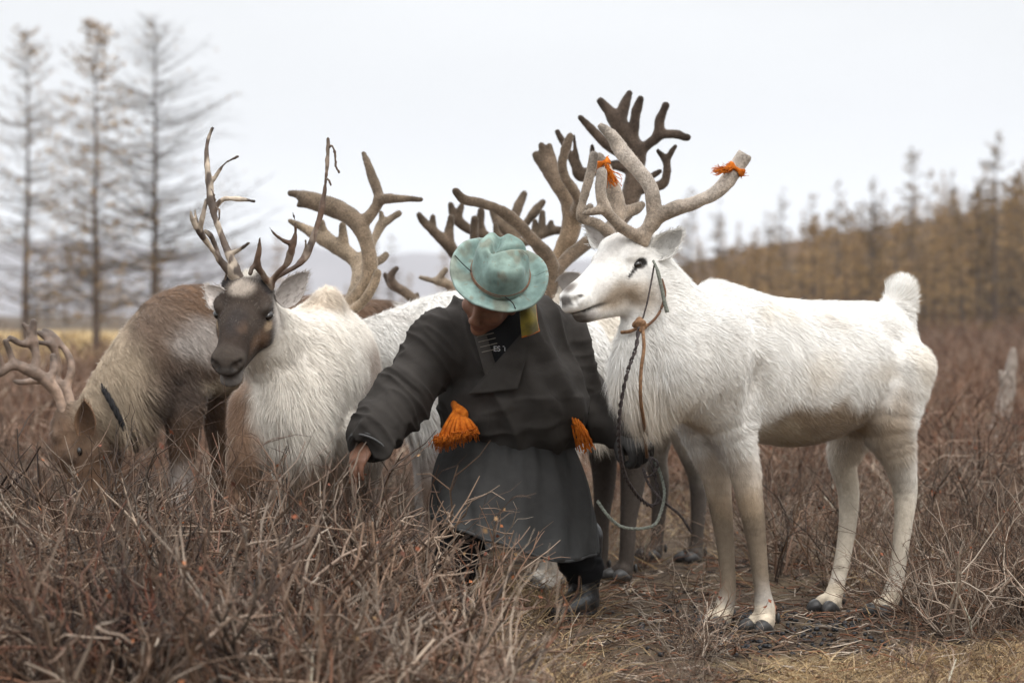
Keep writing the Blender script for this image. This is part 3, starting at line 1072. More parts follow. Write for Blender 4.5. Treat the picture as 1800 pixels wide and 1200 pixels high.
A_extra = [[(1160, 560, 7.42, .09, .09), (1120, 620, 7.37, .075, .075), (1106, 675, 7.36, .060, .060), (1112, 712, 7.38, .035, .035)],   # beard under the throat
           [(1180, 640, 7.45, .10, .10), (1152, 690, 7.42, .075, .08), (1145, 722, 7.42, .04, .04)],
           [(1250, 530, 7.62, .05, .06), (1275, 545, 7.68, .05, .06)],                                                                  # withers
           [(1568, 575, 8.2, .05, .06), (1582, 532, 8.18, .055, .055), (1583, 512, 8.16, .050, .045)]]                                # raised tail
aW = lambda x, y, d: W(x, y, d)
A_col = paint(WHITE, [
    *[blob(aW(1200 + 37 * i % 400, 540 + (97 * i) % 190, 7.5 + (i * .13) % .4), (.06 + .02 * (i % 3), .1, .025 + .015 * (i % 4)), CREAM * 1.15, .28, .7) for i in range(16)],
    blob(aW(1312, 560, 7.6), (.012, .05, .03), GREY, .5, .6, .5), blob(aW(1455, 560, 7.75), (.07, .12, .012), GREY * 1.2, .45, .7), blob(aW(1620, 640, 8.0), (.06, .2, .12), CREAM * 1.1, .35, .6),
    blob(aW(1435, 752, 7.85), (.25, .45, .09), TAN * .75, .97, .28), blob(aW(1395, 765, 7.70), (.13, .25, .04), CREAM * .8, .6, .4),
    blob(aW(1572, 760, 7.95), (.06, .2, .14), TAN * 1.15, .70, .5), blob(aW(1490, 790, 8.2), (.05, .14, .14), TAN * 1.2, .5, .5),
    blob(aW(1300, 955, 7.65), (.24, .3, .22), TAN * .45, .96, .45), blob(aW(1262, 770, 7.6), (.05, .05, .04), GREY * .8, .6, .5),
    blob(aW(1300, 850, 7.6), (.2, .3, .10), TAN * 1.5, .45, .5),
    blob(aW(1205, 735, 7.55), (.06, .12, .05), TAN * 1.2, .6, .5), blob(aW(1520, 930, 8.05), (.25, .4, .26), CREAM * .75, .8, .5),
    blob(aW(1140, 720, 7.38), (.14, .12, .12), CREAM * 1.2, .40, .5),
    blob(aW(1345, 1085, 7.57), (.09, .09, .05), CREAM * 1.15, .8, .4), blob(aW(1270, 1085, 7.66), (.09, .09, .05), CREAM * 1.15, .8, .4),
    blob(aW(1510, 1060, 8.0), (.25, .25, .05), CREAM * 1.0, .8, .4),
    # face
    *hb(hA, (.21, 0, .015), (.05, .05, .03), GREY * 1.15, .35, .6, .5),
    *hb(hA, (.14, .055, -.065), (.085, .04, .045), TAN * .85, .85, .55, .6, True), *hb(hA, (.06, .08, -.085), .045, TAN * 1.3, .5, .6, .5, True),
    *hb(hA, (.20, .05, -.02), (.05, .03, .03), GREY * 1.2, .35, .6, .5, True),
    *hb(hA, (.05, .03, .10), .04, GREY * 1.2, .45, .6, .5), *hb(hA, (.11, .02, .06), (.05, .04, .03), GREY * 1.0, .5, .6, .6),
    *hb(hA, (.292, 0, .014), (.040, .040, .026), DARK * 1.6, .9, .5, .6), *hb(hA, (.325, 0, -.018), (.020, .036, .022), DARK * .8, .9, .35, .2),
    *hb(hA, (.316, .030, -.026), (.014, .016, .014), BLACK, .97, .35, .0, True), *hb(hA, (.300, .046, -.016), (.017, .010, .007), BLACK * 2, .95, .35, .0, True),
    *hb(hA, (.265, 0, -.090), (.045, .045, .024), DARK * .9, .9, .4, .3), *hb(hA, (.235, .03, -.09), (.03, .015, .016), GREY, .6, .5, .3, True),
    *[x for m in catmull(MOUTH, 4) for x in hb(hA, tuple(m), .0085, BLACK, .97, .3, .0)],
    *hb(hA, (.040, .086, .012), (.024, .014, .017), BLACK, .97, .15, .0, True),
    *[x for i in range(14) for x in hb(hA, (.058 + .0026 * i, .084 - .0013 * i, .007 - .0018 * i), .0062, BLACK, .97, .3, .0, True)],
    *hb(hA, (.045, .085, .052), (.04, .02, .014), GREY * .9, .5, .6, .4, True), *hb(hA, (.04, .09, -.018), (.03, .02, .010), GREY, .35, .6, .4, True),
    *hb(hA, (-.03, .075, .055), (.05, .02, .010), DARK * 2, .6, .6, .5, True),
], 1)


def A_len(p):
    x = hA.loc(p)
    L = np.full(len(p), .026)
    onface = (x[:, 0] > -.02) & (np.abs(x[:, 1]) < .13) & (np.abs(x[:, 2]) < .15)
    L = np.where(onface, np.clip(.017 - .045 * x[:, 0], .0045, .016), L)
    for sg in (-1, 1):
        L = np.where(np.linalg.norm(x - np.array([.06, sg * .078, .003]), axis=1) < .045, .003, L)
    z = p[:, 2]
    leg = z < .50
    L = np.where(leg & ~onface, np.clip(.009 + (z - .2) * .03, .010, .022), L)
    c = aW(1115, 715, 7.38)
    b = np.exp(-(((p - c) / np.array([.11, .16, .17])) ** 2).sum(1))
    L = L + b * .06
    t = np.linalg.norm((p - aW(1583, 512, 8.16)) / np.array([.07, .07, .09]), axis=1)
    return L + np.clip(1.2 - t, 0, 1) * .028


A_back = norm(np.array([.72, .66, 0]))


def A_flow(p, n):
    fl = np.tile(A_back * .75 + np.array([0, 0, -.55]), (len(p), 1))
    x = hA.loc(p)
    w = smooth01((x[:, 0] + .06) / .08)[:, None] * smooth01((.16 - np.abs(x[:, 2])) / .05)[:, None] * smooth01((.16 - np.abs(x[:, 1])) / .05)[:, None]
    fl = fl * (1 - w) + (-hA.f * 1.0 - hA.u * .25) * w
    lg = smooth01((.52 - p[:, 2]) / .1)[:, None]
    fl = fl * (1 - lg) + np.array([0, 0, -1.0]) * lg
    c = aW(1110, 700, 7.38)
    b = np.exp(-(((p - c) / np.array([.16, .2, .2])) ** 2).sum(1))[:, None]
    fl = fl * (1 - b) + np.array([.05, 0, -1.0]) * b
    t = np.linalg.norm((p - aW(1583, 508, 8.16)) / np.array([.08, .08, .08]), axis=1)
    tw = smooth01(1.3 - t)[:, None]
    return fl * (1 - tw) + (np.array([0, 0, .55]) + norm(p - aW(1580, 530, 8.17)) * .6) * tw


dA, dv, dq = reindeer('reindeer', 'large white reindeer in profile on the right with orange rags on its antlers', W(1300, 1117, 7.6), A_torso, A_neck, hA, A_legs, A_extra, A_col, A_len, A_flow, 175000, res=.0065, width=.00135, seed=11, clump=.5, lift=.26, bumps=[(aW(1275, 610, 7.42), (.05, .05, .12), .05, 'add'), (aW(1545, 570, 7.98), (.05, .05, .05), .05, 'add'), (aW(1335, 700, 7.48), (.03, .04, .10), .05, 'sub')])
ear(dA, W(1152, 448, 7.36), W(1201, 404, 7.33), (-.45, -.85, -.15), .038, WHITE, WHITE * .62, 420, 1)
ear(dA, W(1066, 424, 7.52), W(1030, 395, 7.58), (-.6, -.7, -.1), .040, WHITE * .95, GREY, 260, 2)
VEL_A = bar_col(W(1120, 420, 7.4), W(1180, 250, 7.3), np.array([.27, .215, .165]), np.array([.46, .40, .345]))
antler(dA, [
    [(1128, 424, 0, 14), (1134, 409, 0, 13), (1148, 388, 0, 14), (1149, 360, 0, 12), (1142, 327, .01, 12), (1121, 299, .02, 13), (1093, 267, .03, 13.5), (1075, 240, .03, 11), (1056, 223, .03, 7)],
    [(1148, 390, 0, 12), (1160, 380, -.01, 12), (1187, 367, -.03, 12), (1222, 357, -.05, 12), (1257, 338, -.06, 12.5), (1282, 313, -.06, 13), (1303, 282, -.06, 13.5), (1312, 268, -.06, 13.5), (1318, 258, -.06, 13)],
    [(1130, 414, 0, 12), (1110, 410, -.03, 10), (1095, 402, -.05, 10), (1077, 383, -.08, 10), (1062, 365, -.10, 11), (1056, 337, -.11, 9.5), (1058, 304, -.11, 8)],
    [(1062, 367, -.10, 9), (1046, 372, -.12, 8), (1028, 375, -.13, 6)]], 7.34, VEL_A, seed=1, cut=(W(1310, 270, 7.28), W(1312, 266, 7.28) - W(1303, 283, 7.28), .06))
antler(dA, [
    [(1072, 412, .05, 10), (1060, 402, .04, 9.5), (1046, 392, .02, 9), (1026, 386, .0, 8), (1020, 378, -.01, 7), (1024, 355, 0, 7), (1031, 330, 0, 7.5), (1039, 300, 0, 7.5), (1044, 273, .0, 7)],
    [(1026, 382, 0, 7), (1035, 366, -.02, 7), (1040, 364, -.02, 5)],
    [(1068, 408, .06, 10), (1080, 395, .10, 12), (1086, 372, .13, 13), (1079, 340, .14, 13.5), (1068, 306, .14, 12.5), (1054, 280, .14, 10)],
    [(1086, 374, .13, 11), (1100, 373, .14, 10), (1116, 369, .15, 10), (1128, 360, .16, 7)]], 7.42, VEL_A, seed=2)

# ---- B: the dark-faced reindeer looking to the left of the camera
hB = Head(W(434, 546, 7.52), (-.12, -.87, -.47), (.03, 0, 1), 1.0)
hB.lip = True
hB.eye = 1.28
hB.hoofdir = (-.3, -.9)
B_torso = [(512, 735, 7.74, .13, .17), (540, 695, 7.92, .175, .25), (556, 670, 8.16, .19, .265), (575, 655, 8.40, .185, .24), (590, 650, 8.56, .15, .19)]
B_neck = [(530, 650, 7.88, .15, .18), (492, 622, 7.76, .115, .145), (462, 588, 7.66, .09, .115), (445, 560, 7.58, .08, .09)]
B_legs = [
    [(448, 715, 7.74, .075, .10), (435, 800, 7.70, .062, .068), (425, 860, 7.73, .046, .050), (410, 930, 7.7, .036, .037), (404, 1000, 7.68, .027, .028), (400, 1070, 7.66, .030, .028), (398, 1090, 7.65, .032, .026)],
    [(590, 760, 7.86, .075, .10), (588, 840, 7.86, .052, .06), (585, 920, 7.85, .036, .037), (584, 1000, 7.84, .027, .028), (582, 1060, 7.82, .03, .028), (580, 1075, 7.82, .032, .026)],
    [(500, 740, 8.4, .08, .12), (505, 830, 8.42, .05, .06), (510, 900, 8.5, .034, .04), (508, 1000, 8.46, .028, .028), (506, 1040, 8.44, .032, .026)],
    [(650, 740, 8.4, .08, .12), (640, 830, 8.42, .05, .06), (640, 900, 8.5, .034, .04), (638, 1000, 8.46, .028, .028), (636, 1040, 8.44, .032, .026)]]
B_extra = [[(525, 690, 7.76, .11, .12), (528, 780, 7.72, .085, .10), (535, 845, 7.74, .05, .06)], [(575, 530, 8.10, .05, .05), (580, 540, 8.25, .05, .05)]]
DKF = np.array([.046, .033, .026])
B_col = paint(np.array([.72, .665, .59]), [
    blob(W(575, 520, 8.15), (.10, .3, .04), TAN * 1.2, .55, .6), blob(W(535, 540, 7.95), (.05, .12, .06), TAN, .5, .5),
    blob(W(668, 690, 8.3), (.05, .40, .24), BROWN * 1.2, .75, .5), blob(W(650, 780, 8.1), (.10, .3, .10), GREY * .7, .6, .5),
    blob(W(425, 850, 7.72), (.085, .13, .36), BROWN * 1.9, .97, .22, .4), blob(W(600, 900, 7.9), (.3, .6, .22), BROWN * 1.5, .9, .3),
    blob(W(520, 640, 7.75), (.05, .1, .07), GREY * 1.0, .35, .6), blob(W(545, 850, 7.7), (.12, .12, .05), TAN, .4, .6),
    # dark face
    *hb(hB, (.11, 0, .0), (.15, .13, .15), DKF, .98, .14, .5), *hb(hB, (.25, 0, -.02), (.12, .09, .10), DKF * .8, .97, .25, .3),
    *hb(hB, (-.04, 0, .05), (.06, .12, .06), DKF * 1.2, .9, .3, .4),
    *[x for i in range(18) for x in hb(hB, (.02 + .013 * i, .09 * math.sin(i * 2.1), .05 + .03 * math.cos(i * 1.7)), (.022, .016, .016), [BROWN * 1.9, GREY * .5, BROWN * .5][i % 3], .45, .7, .9)],
    *hb(hB, (.0, 0, .095), (.07, .10, .06), DKF * 1.1, .93, .3, .4),
    *hb(hB, (.045, 0, .112), (.034, .036, .032), np.array([.40, .34, .285]), .8, .4, .5), *hb(hB, (-.045, 0, .12), (.035, .026, .05), np.array([.62, .57, .5]), .85, .4, .4),
    *hb(hB, (-.02, .065, .085), (.035, .035, .04), BLACK * 2, .9, .4, .3, True),
    *hb(hB, (.17, 0, .055), (.07, .035, .03), np.array([.034, .029, .028]), .7, .5, .3),
    *hb(hB, (.13, .065, -.05), (.06, .04, .045), BROWN * 1.7, .65, .6, .6, True),
    *hb(hB, (.075, .085, -.010), (.03, .02, .014), TAN * 1.2, .75, .5, .5, True), *hb(hB, (-.02, .09, -.03), (.06, .03, .06), GREY * 1.4, .6, .5, .5, True),
    *hb(hB, (.305, 0, .016), (.022, .035, .012), TAN * .7, .75, .5, .6), *hb(hB, (.318, 0, -.045), (.02, .05, .014), GREY * .4, .8, .4, .2),
    *hb(hB, (.262, 0, -.100), (.050, .05, .030), GREY * .42, .95, .3, .3),
    *hb(hB, (.316, .030, -.026), (.014, .016, .014), BLACK * .6, .97, .35, .0, True), *hb(hB, (.300, .046, -.016), (.017, .010, .007), BLACK, .95, .35, .0, True),
    *[x for m in catmull(MOUTH, 4) for x in hb(hB, tuple(m), .0085, BLACK, .97, .3, .0)],
    *hb(hB, (.040, .086, .012), (.026, .014, .019), BLACK, .97, .2, .0, True),
], 2)


def B_len(p):
    x = hB.loc(p)
    L = np.full(len(p), .026)
    onf = (x[:, 0] > -.05) & (np.abs(x[:, 1]) < .13) & (np.abs(x[:, 2]) < .16)
    L = np.where(onf, np.clip(.015 - .04 * x[:, 0], .0045, .015), L)
    L = np.where((p[:, 2] < .42) & ~onf, .014, L)
    b = np.exp(-(((p - W(530, 780, 7.70)) / np.array([.12, .16, .20])) ** 2).sum(1))
    return L + b * .035


def B_flow(p, n):
    fl = np.tile(np.array([.28, .55, -.75]), (len(p), 1))
    x = hB.loc(p)
    w = smooth01((x[:, 0] + .08) / .08)[:, None] * smooth01((.16 - np.abs(x[:, 2])) / .05)[:, None] * smooth01((.16 - np.abs(x[:, 1])) / .05)[:, None]
    fl = fl * (1 - w) + (-hB.f * 1.0 - hB.u * .2) * w
    b = smooth01((.60 - p[:, 2]) / .25)[:, None]
    return fl * (1 - b) + np.array([0, 0, -1.0]) * b


dB, _, _ = reindeer('reindeer', 'dark-faced reindeer with white body staring past the camera, thin peeling antlers', W(500, 1090, 7.75), B_torso, B_neck, hB, B_legs, B_extra, B_col, B_len, B_flow, 100000, res=.0065, width=.0015, seed=12, clump=.5, lift=.28, grizzle=.12, tips=.10)
ear(dB, W(398, 538, 7.46), W(361, 502, 7.47), (-.25, -.9, 0), .036, GREY * 1.5, GREY * 1.9, 260, 3)
ear(dB, W(490, 532, 7.55), W(541, 478, 7.60), (.15, -.9, -.25), .040, GREY * 1.2, GREY * 1.0, 300, 4)
def peeling(bone, velvet, lo):
    """bare bone with rags of dried velvet still on it"""
    def fn(p):
        q = p * np.array([1, 1, .35])
        m = smooth01((fnoise(q, 34, 3) + .25 * (p[:, 2] - lo) - .50) / .08)[:, None]
        return np.asarray(bone) * (1 - m) + np.asarray(velvet) * m
    return fn


HARD = peeling((.10, .06, .04), (.22, .165, .125), 1.25)
PALE = peeling((.42, .345, .27), (.095, .068, .052), 1.0)
antler(dB, [
    [(424, 500, 0, 10), (418, 484, 0, 9), (411, 467, 0, 7.5), (396, 431, .02, 6), (384, 398, .03, 5.5), (373, 366, .04, 5.5), (369, 329, .05, 7), (364, 290, .06, 6.5), (364, 254, .07, 4.5), (373, 226, .07, 3)],
    [(376, 315, .05, 4), (382, 305, .05, 4.5), (396, 287, .04, 4), (418, 275, .03, 3.2)],
    [(377, 368, .04, 6), (383, 358, .04, 5), (394, 350, .03, 4.2), (420, 350, .02, 4.5), (447, 354, 0, 3.5)],
    [(404, 447, .01, 4), (418, 440, .0, 3.2), (438, 427, -.02, 1.3)],
    [(416, 492, 0, 8), (402, 474, -.02, 6.5), (390, 461, -.03, 5.5), (372, 437, -.06, 4.5), (351, 407, -.10, 5), (338, 386, -.12, 3.5), (334, 363, -.13, 1.6)],
    [(352, 406, -.10, 4), (355, 385, -.12, 4), (363, 350, -.13, 2.6)], [(348, 398, -.1, 3), (343, 375, -.11, 2.6), (344, 359, -.11, 1.6)],
    [(385, 455, -.03, 5), (378, 430, -.03, 4), (368, 412, -.04, 4), (360, 405, -.04, 3)]], 7.5, PALE, M_BONE, res=.0045, k=.007, seed=3)
antler(dB, [
    [(473, 505, 0, 10), (478, 494, 0, 7.5), (495, 482, .01, 6), (522, 467, .03, 5.5), (540, 446, .05, 5.5), (555, 404, .07, 5), (567, 362, .08, 5), (573, 314, .09, 4.2), (576, 275, .1, 3.6), (577, 244, .1, 3)],
    [(474, 502, 0, 8), (462, 482, -.04, 6.5), (452, 465, -.06, 6), (456, 434, -.08, 4), (457, 402, -.09, 1.4)],
    [(450, 466, -.06, 5), (443, 470, -.07, 4), (440, 480, -.08, 5)],
    [(479, 494, 0, 7), (490, 478, -.02, 6), (504, 464, -.03, 6), (512, 440, -.05, 6.5), (519, 412, -.06, 5), (519, 390, -.07, 3.5), (514, 372, -.07, 1.4)],
    [(512, 428, -.05, 5), (494, 420, -.08, 3.5), (480, 408, -.10, 3.2), (469, 393, -.11, 2)],
    [(540, 448, .05, 3), (538, 432, .04, 1.6), (537, 422, .04, .9)]], 7.5, HARD, M_BONE, res=.0045, k=.007, seed=4)

rs_ = np.random.default_rng(4)
for a_, l_ in (((577, 262), [(583, 256), (589, 270), (590, 288), (596, 304)]), ((410, 470), [(398, 478), (397, 500), (398, 520)]), ((370, 330), [(375, 340), (378, 356)]), ((380, 362), [(386, 372), (384, 388)]), ((572, 310), [(578, 318), (582, 326)]), ((352, 400), [(358, 410), (362, 424)])):
    pts_ = [W(*a_, 7.5 + (.1 if a_[0] > 500 else .03))] + [W(x, y, 7.47 + (.1 if a_[0] > 500 else .03)) for x, y in l_]
    v_, p_ = tube_path(pts_, np.array([.0015] + [.0035] * (len(pts_) - 2) + [.0025]), 6, 5)
    v_ = v_ + (np.stack([fnoise(v_, 160, k) for k in range(3)], 1) - .5) * .008
    link('velvet_shred', raw_mesh('velvet_shred', v_, p_, col=np.tile([.12, .085, .065], (len(v_), 1))), M_VELVET, dB)

# ---- C: the grazing reindeer on the far left
hC = Head(W(142, 778, 9.0), (.22, -.22, -.95), (-.95, -.2, -.15), 1.0)
hC.hoofdir = (-.9, -.4)
C_torso = [(285, 620, 9.02, .13, .15), (335, 600, 9.12, .17, .215), (410, 605, 9.30, .19, .20), (500, 608, 9.52, .20, .195), (590, 598, 9.74, .185, .185), (650, 592, 9.88, .14, .15)]
C_neck = [(310, 610, 9.08, .155, .19), (255, 655, 9.02, .125, .165), (205, 705, 9.0, .10, .13), (165, 750, 9.0, .08, .10)]
C_legs = [
    [(320, 690, 9.05, .09, .11), (322, 760, 9.03, .06, .07), (318, 830, 9.02, .04, .042), (316, 930, 9.0, .03, .03), (312, 1000, 9.0, .032, .028)],
    [(385, 690, 9.3, .09, .11), (390, 760, 9.3, .06, .07), (392, 830, 9.3, .04, .042), (392, 930, 9.3, .03, .03), (392, 985, 9.3, .032, .028)],
    [(620, 680, 9.7, .10, .14), (640, 780, 9.75, .05, .06), (650, 850, 9.75, .034, .04), (640, 960, 9.7, .03, .028)],
    [(600, 680, 9.95, .10, .14), (610, 780, 9.95, .05, .06), (618, 850, 9.95, .034, .04), (610, 955, 9.95, .03, .028)]]
C_extra = [[(255, 690, 8.98, .10, .10), (235, 745, 8.96, .06, .07)], [(655, 560, 9.88, .05, .05), (690, 548, 9.92, .055, .045), (712, 556, 9.93, .03, .03)]]
C_col = paint(np.array([.15, .105, .078]), [
    blob(W(430, 500, 9.3), (.48, .5, .14), BROWN * 1.15, .97, .35), blob(W(600, 560, 9.75), (.25, .3, .16), BROWN * 1.1, .95, .3),
    blob(W(200, 670, 9.0), (.16, .3, .23), np.array([.44, .35, .255]), .95, .4), blob(W(345, 600, 9.0), (.09, .2, .09), GREY * 1.1, .8, .5),
    blob(W(400, 615, 9.1), (.08, .2, .06), GREY * 1.4, .5, .6),
    blob(W(318, 690, 9.0), (.13, .22, .09), DARK * 1.6, .85, .5), blob(W(395, 675, 9.25), (.12, .25, .035), CREAM * .85, .8, .4),
    blob(W(370, 880, 9.2), (.5, .6, .36), BROWN * .8, .9, .2), blob(W(700, 552, 9.92), (.05, .09, .05), WHITE, .95, .3),
    blob(W(320, 860, 9.0), (.10, .12, .10), GREY * 1.5, .6, .5), blob(hC.p(0, 0, 0), .13, BROWN * 1.3, .8, .3), blob(hC.p(.2, 0, 0), .14, BROWN, .9, .3)], 3)


def C_len(p):
    L = np.full(len(p), .03)
    x = hC.loc(p)
    L = np.where((x[:, 0] > -.05) & (np.linalg.norm(x[:, 1:], axis=1) < .13), .012, L)
    return L + np.exp(-(((p - W(240, 730, 8.97)) / np.array([.12, .15, .14])) ** 2).sum(1)) * .06


C_flow = lambda p, n: np.tile(np.array([.55, .2, -.6]), (len(p), 1))
dC, cv_, _ = reindeer('reindeer', 'brown-backed reindeer on the left grazing with its head down in the shrubs', W(350, 1010, 9.15), C_torso, C_neck, hC, C_legs, C_extra, C_col, C_len, C_flow, 42000, res=.0095, width=.0026, fine=False, seed=13, lift=.28)
ear(dC, W(154, 764, 8.88), W(149, 702, 8.84), (-.25, -.9, 0), .042, BROWN * 1.8, BROWN * .9, 200, 5)
BONEC = bar_col(W(120, 750, 9), W(60, 600, 9), np.array([.40, .285, .215]), np.array([.15, .105, .08]))
antler(dC, [
    [(124, 768, 0, 8), (117, 750, 0, 8), (105, 702, 0, 9), (81, 669, -.02, 10), (51, 651, -.05, 9), (24, 642, -.07, 9), (0, 655, -.09, 9), (-22, 655, -.1, 6)],
    [(60, 655, -.04, 9), (64, 630, -.03, 7), (61, 612, -.02, 9), (56, 592, -.02, 10), (59, 566, -.02, 5)], [(58, 600, -.02, 8), (40, 604, -.04, 6), (17, 594, -.06, 4)], [(52, 585, -.02, 6), (41, 570, -.02, 4)],
    [(24, 642, -.07, 7), (18, 621, -.07, 6), (9, 600, -.08, 4)], [(84, 670, -.02, 7), (95, 650, .0, 6), (93, 625, .02, 5)], [(5, 650, -.09, 6), (0, 628, -.1, 5), (-10, 615, -.1, 4)]], 8.98, BONEC, M_BONE, seed=5)
antler(dC, [
    [(130, 768, .05, 8), (126, 745, .05, 8), (124, 708, .06, 8.5), (112, 681, .08, 9), (90, 668, .10, 9), (66, 668, .12, 8), (40, 672, .14, 6), (26, 670, .15, 4)],
    [(116, 684, .08, 8), (122, 665, .09, 7), (126, 645, .10, 7), (120, 625, .11, 7.5), (108, 606, .12, 7), (92, 590, .12, 7), (78, 581, .12, 4.5)],
    [(96, 668, .1, 8), (102, 650, .1, 7), (101, 628, .1, 7), (92, 606, .1, 7.5), (80, 592, .1, 6), (68, 585, .1, 4)], [(95, 612, .1, 6), (84, 604, .08, 5), (66, 601, .07, 3.5)]], 9.02, BONEC, M_BONE, seed=6)

# ---- F: the white reindeer behind the dark-faced one and the herder
hF = Head(W(578, 622, 8.92), (-.80, -.1, -.6), (-.5, 0, .8), 1.0)
hF.hoofdir = (-.95, .1)
F_torso = [(755, 640, 9.02, .14, .17), (800, 620, 8.98, .18, .215), (860, 635, 8.88, .195, .225), (930, 638, 8.76, .20, .22), (985, 630, 8.68, .175, .19), (1015, 625, 8.64, .12, .14)]
F_neck = [(790, 610, 8.98, .155, .19), (730, 605, 9.0, .13, .155), (670, 612, 8.98, .105, .125), (615, 618, 8.95, .085, .10)]
F_legs = [
    [(760, 720, 8.92, .085, .10), (762, 790, 8.9, .055, .06), (760, 860, 8.88, .038, .04), (758, 940, 8.88, .028, .028), (754, 1015, 8.86, .032, .028)],
    [(800, 720, 9.15, .085, .10), (806, 790, 9.15, .055, .06), (806, 860, 9.15, .038, .04), (804, 930, 9.15, .028, .028), (800, 1000, 9.12, .032, .028)],
    [(990, 710, 8.62, .10, .14), (985, 800, 8.6, .055, .065), (992, 880, 8.62, .036, .042), (978, 980, 8.6, .028, .028), (972, 1025, 8.6, .033, .028)],
    [(985, 710, 8.85, .10, .14), (980, 800, 8.85, .055, .065), (988, 880, 8.86, .036, .042), (965, 970, 8.84, .028, .028), (958, 1015, 8.84, .033, .028)]]
F_extra = [[(740, 690, 8.95, .10, .11), (735, 745, 8.94, .06, .07)]]
F_col = paint(WHITE * .97, [blob(W(760, 900, 8.95), (.2, .5, .26), BROWN * 1.3, .9, .3), blob(W(760, 800, 8.95), (.15, .4, .08), GREY, .6, .5), blob(W(985, 900, 8.7), (.3, .5, .24), TAN * .7, .8, .4),
                            blob(W(720, 770, 8.95), (.12, .2, .06), GREY * 1.3, .6, .5), blob(W(735, 560, 9.0), (.10, .12, .03), GREY * 1.5, .35, .6), blob(hF.p(.15, 0, 0), .17, TAN, .8, .3)], 4)
F_len = lambda p: np.where(p[:, 2] < .45, .014, .032) + np.exp(-(((p - W(740, 740, 8.95)) / np.array([.15, .2, .12])) ** 2).sum(1)) * .06
F_flow = lambda p, n: np.tile(np.array([.6, 0, -.6]), (len(p), 1))
dF, _, _ = reindeer('reindeer', 'white reindeer lowering its broad velvet antlers behind the dark-faced one and the herder', W(860, 1010, 8.88), F_torso, F_neck, hF, F_legs, F_extra, F_col, F_len, F_flow, 30000, res=.0105, width=.003, fine=False, seed=14)
ear(dF, W(612, 590, 8.85), W(640, 570, 8.8), (0, -1, 0), .036, WHITE, GREY, 100, 6)
VEL_F = bar_col(W(610, 550, 9), W(640, 300, 9), np.array([.30, .225, .155]), np.array([.145, .108, .078]))
antler(dF, [
    [(588, 560, 0, 13), (600, 545, 0, 14), (630, 518, -.02, 13), (648, 485, -.04, 12.5), (650, 449, -.05, 13), (639, 412, -.05, 14), (624, 388, -.04, 16), (600, 371, -.02, 16), (570, 359, 0, 16), (540, 350, .02, 14), (525, 343, .03, 8), (510, 340, .03, 5.5)],
    [(545, 353, .02, 12), (534, 358, .02, 7), (525, 361, .02, 4.5)],
    [(632, 396, -.04, 13), (645, 384, -.05, 10.5), (658, 368, -.06, 10), (666, 352, -.06, 9.5), (664, 338, -.05, 9), (655, 312, -.03, 8), (647, 290, -.02, 7.5), (639, 270, 0, 5.5)],
    [(664, 352, -.06, 8.5), (680, 350, -.08, 8), (700, 350, -.10, 6.5), (720, 350, -.12, 6), (740, 351, -.14, 5)],
    [(600, 556, .0, 9), (618, 548, -.04, 8), (640, 527, -.07, 8), (657, 500, -.09, 8.5), (664, 480, -.10, 6)]], 8.86, VEL_F, seed=7)
antler(dF, [
    [(602, 555, .05, 12), (616, 530, .08, 12), (626, 506, .10, 11), (630, 476, .13, 12), (622, 456, .14, 13), (600, 438, .15, 13.5), (570, 421, .16, 12), (540, 404, .17, 9), (524, 396, .17, 7), (510, 388, .17, 4)],
    [(580, 425, .16, 9), (570, 410, .16, 8), (566, 390, .15, 4.5)], [(604, 440, .15, 9), (604, 420, .14, 8), (602, 395, .13, 6)],
    [(628, 462, .14, 10), (645, 444, .15, 9), (656, 422, .16, 8), (667, 402, .17, 8), (672, 390, .17, 6.5), (670, 374, .17, 4.5)], [(668, 398, .17, 7), (684, 386, .17, 6.5), (701, 375, .17, 5)],
    [(634, 468, .13, 8), (658, 461, .12, 6.5), (672, 455, .11, 6), (678, 448, .11, 5)]], 8.86, bar_col(W(620, 520, 9), W(540, 400, 9), np.array([.34, .27, .20]), np.array([.29, .225, .16])), seed=8)

# ---- G: the reindeer behind herder and white reindeer, dark many-pointed antlers
hG = Head(W(945, 525, 9.12), (-.88, -.35, -.3), (-.25, 0, 1), 1.0)
hG.hoofdir = (-.8, -.6)
G_torso = [(1055, 665, 9.12, .13, .16), (1085, 640, 9.22, .17, .21), (1120, 640, 9.42, .185, .215), (1155, 640, 9.62, .185, .21), (1185, 630, 9.82, .15, .17)]
G_neck = [(1075, 620, 9.2, .15, .18), (1030, 590, 9.16, .12, .15), (990, 555, 9.14, .10, .12), (960, 535, 9.12, .08, .10)]
G_legs = [
    [(1095, 730, 9.1, .085, .10), (1112, 800, 9.1, .052, .06), (1112, 850, 9.1, .045, .048), (1105, 910, 9.08, .032, .033), (1102, 970, 9.06, .028, .03), (1098, 1010, 9.05, .036, .028)],
    [(1050, 730, 9.25, .085, .10), (1060, 800, 9.25, .052, .06), (1062, 850, 9.25, .042, .045), (1058, 910, 9.24, .03, .031), (1056, 970, 9.22, .028, .03), (1052, 1004, 9.2, .036, .028)],
    [(1205, 720, 9.72, .09, .13), (1218, 800, 9.72, .05, .06), (1228, 850, 9.75, .034, .042), (1226, 930, 9.72, .026, .028), (1222, 985, 9.7, .032, .026)],
    [(1150, 720, 9.85, .09, .13), (1150, 800, 9.85, .05, .06), (1160, 850, 9.88, .034, .042), (1156, 930, 9.85, .026, .028), (1152, 975, 9.82, .032, .026)]]
G_extra = [[(1045, 690, 9.08, .09, .09), (1030, 735, 9.05, .06, .06)]]
G_col = paint(np.array([.62, .56, .48]), [blob(W(1110, 930, 9.2), (.5, .9, .38), DARK * .75, .97, .2), blob(hG.p(.15, 0, 0), .16, DARK, .9, .3), blob(W(1060, 770, 9.15), (.15, .3, .05), GREY, .5, .5)], 5)
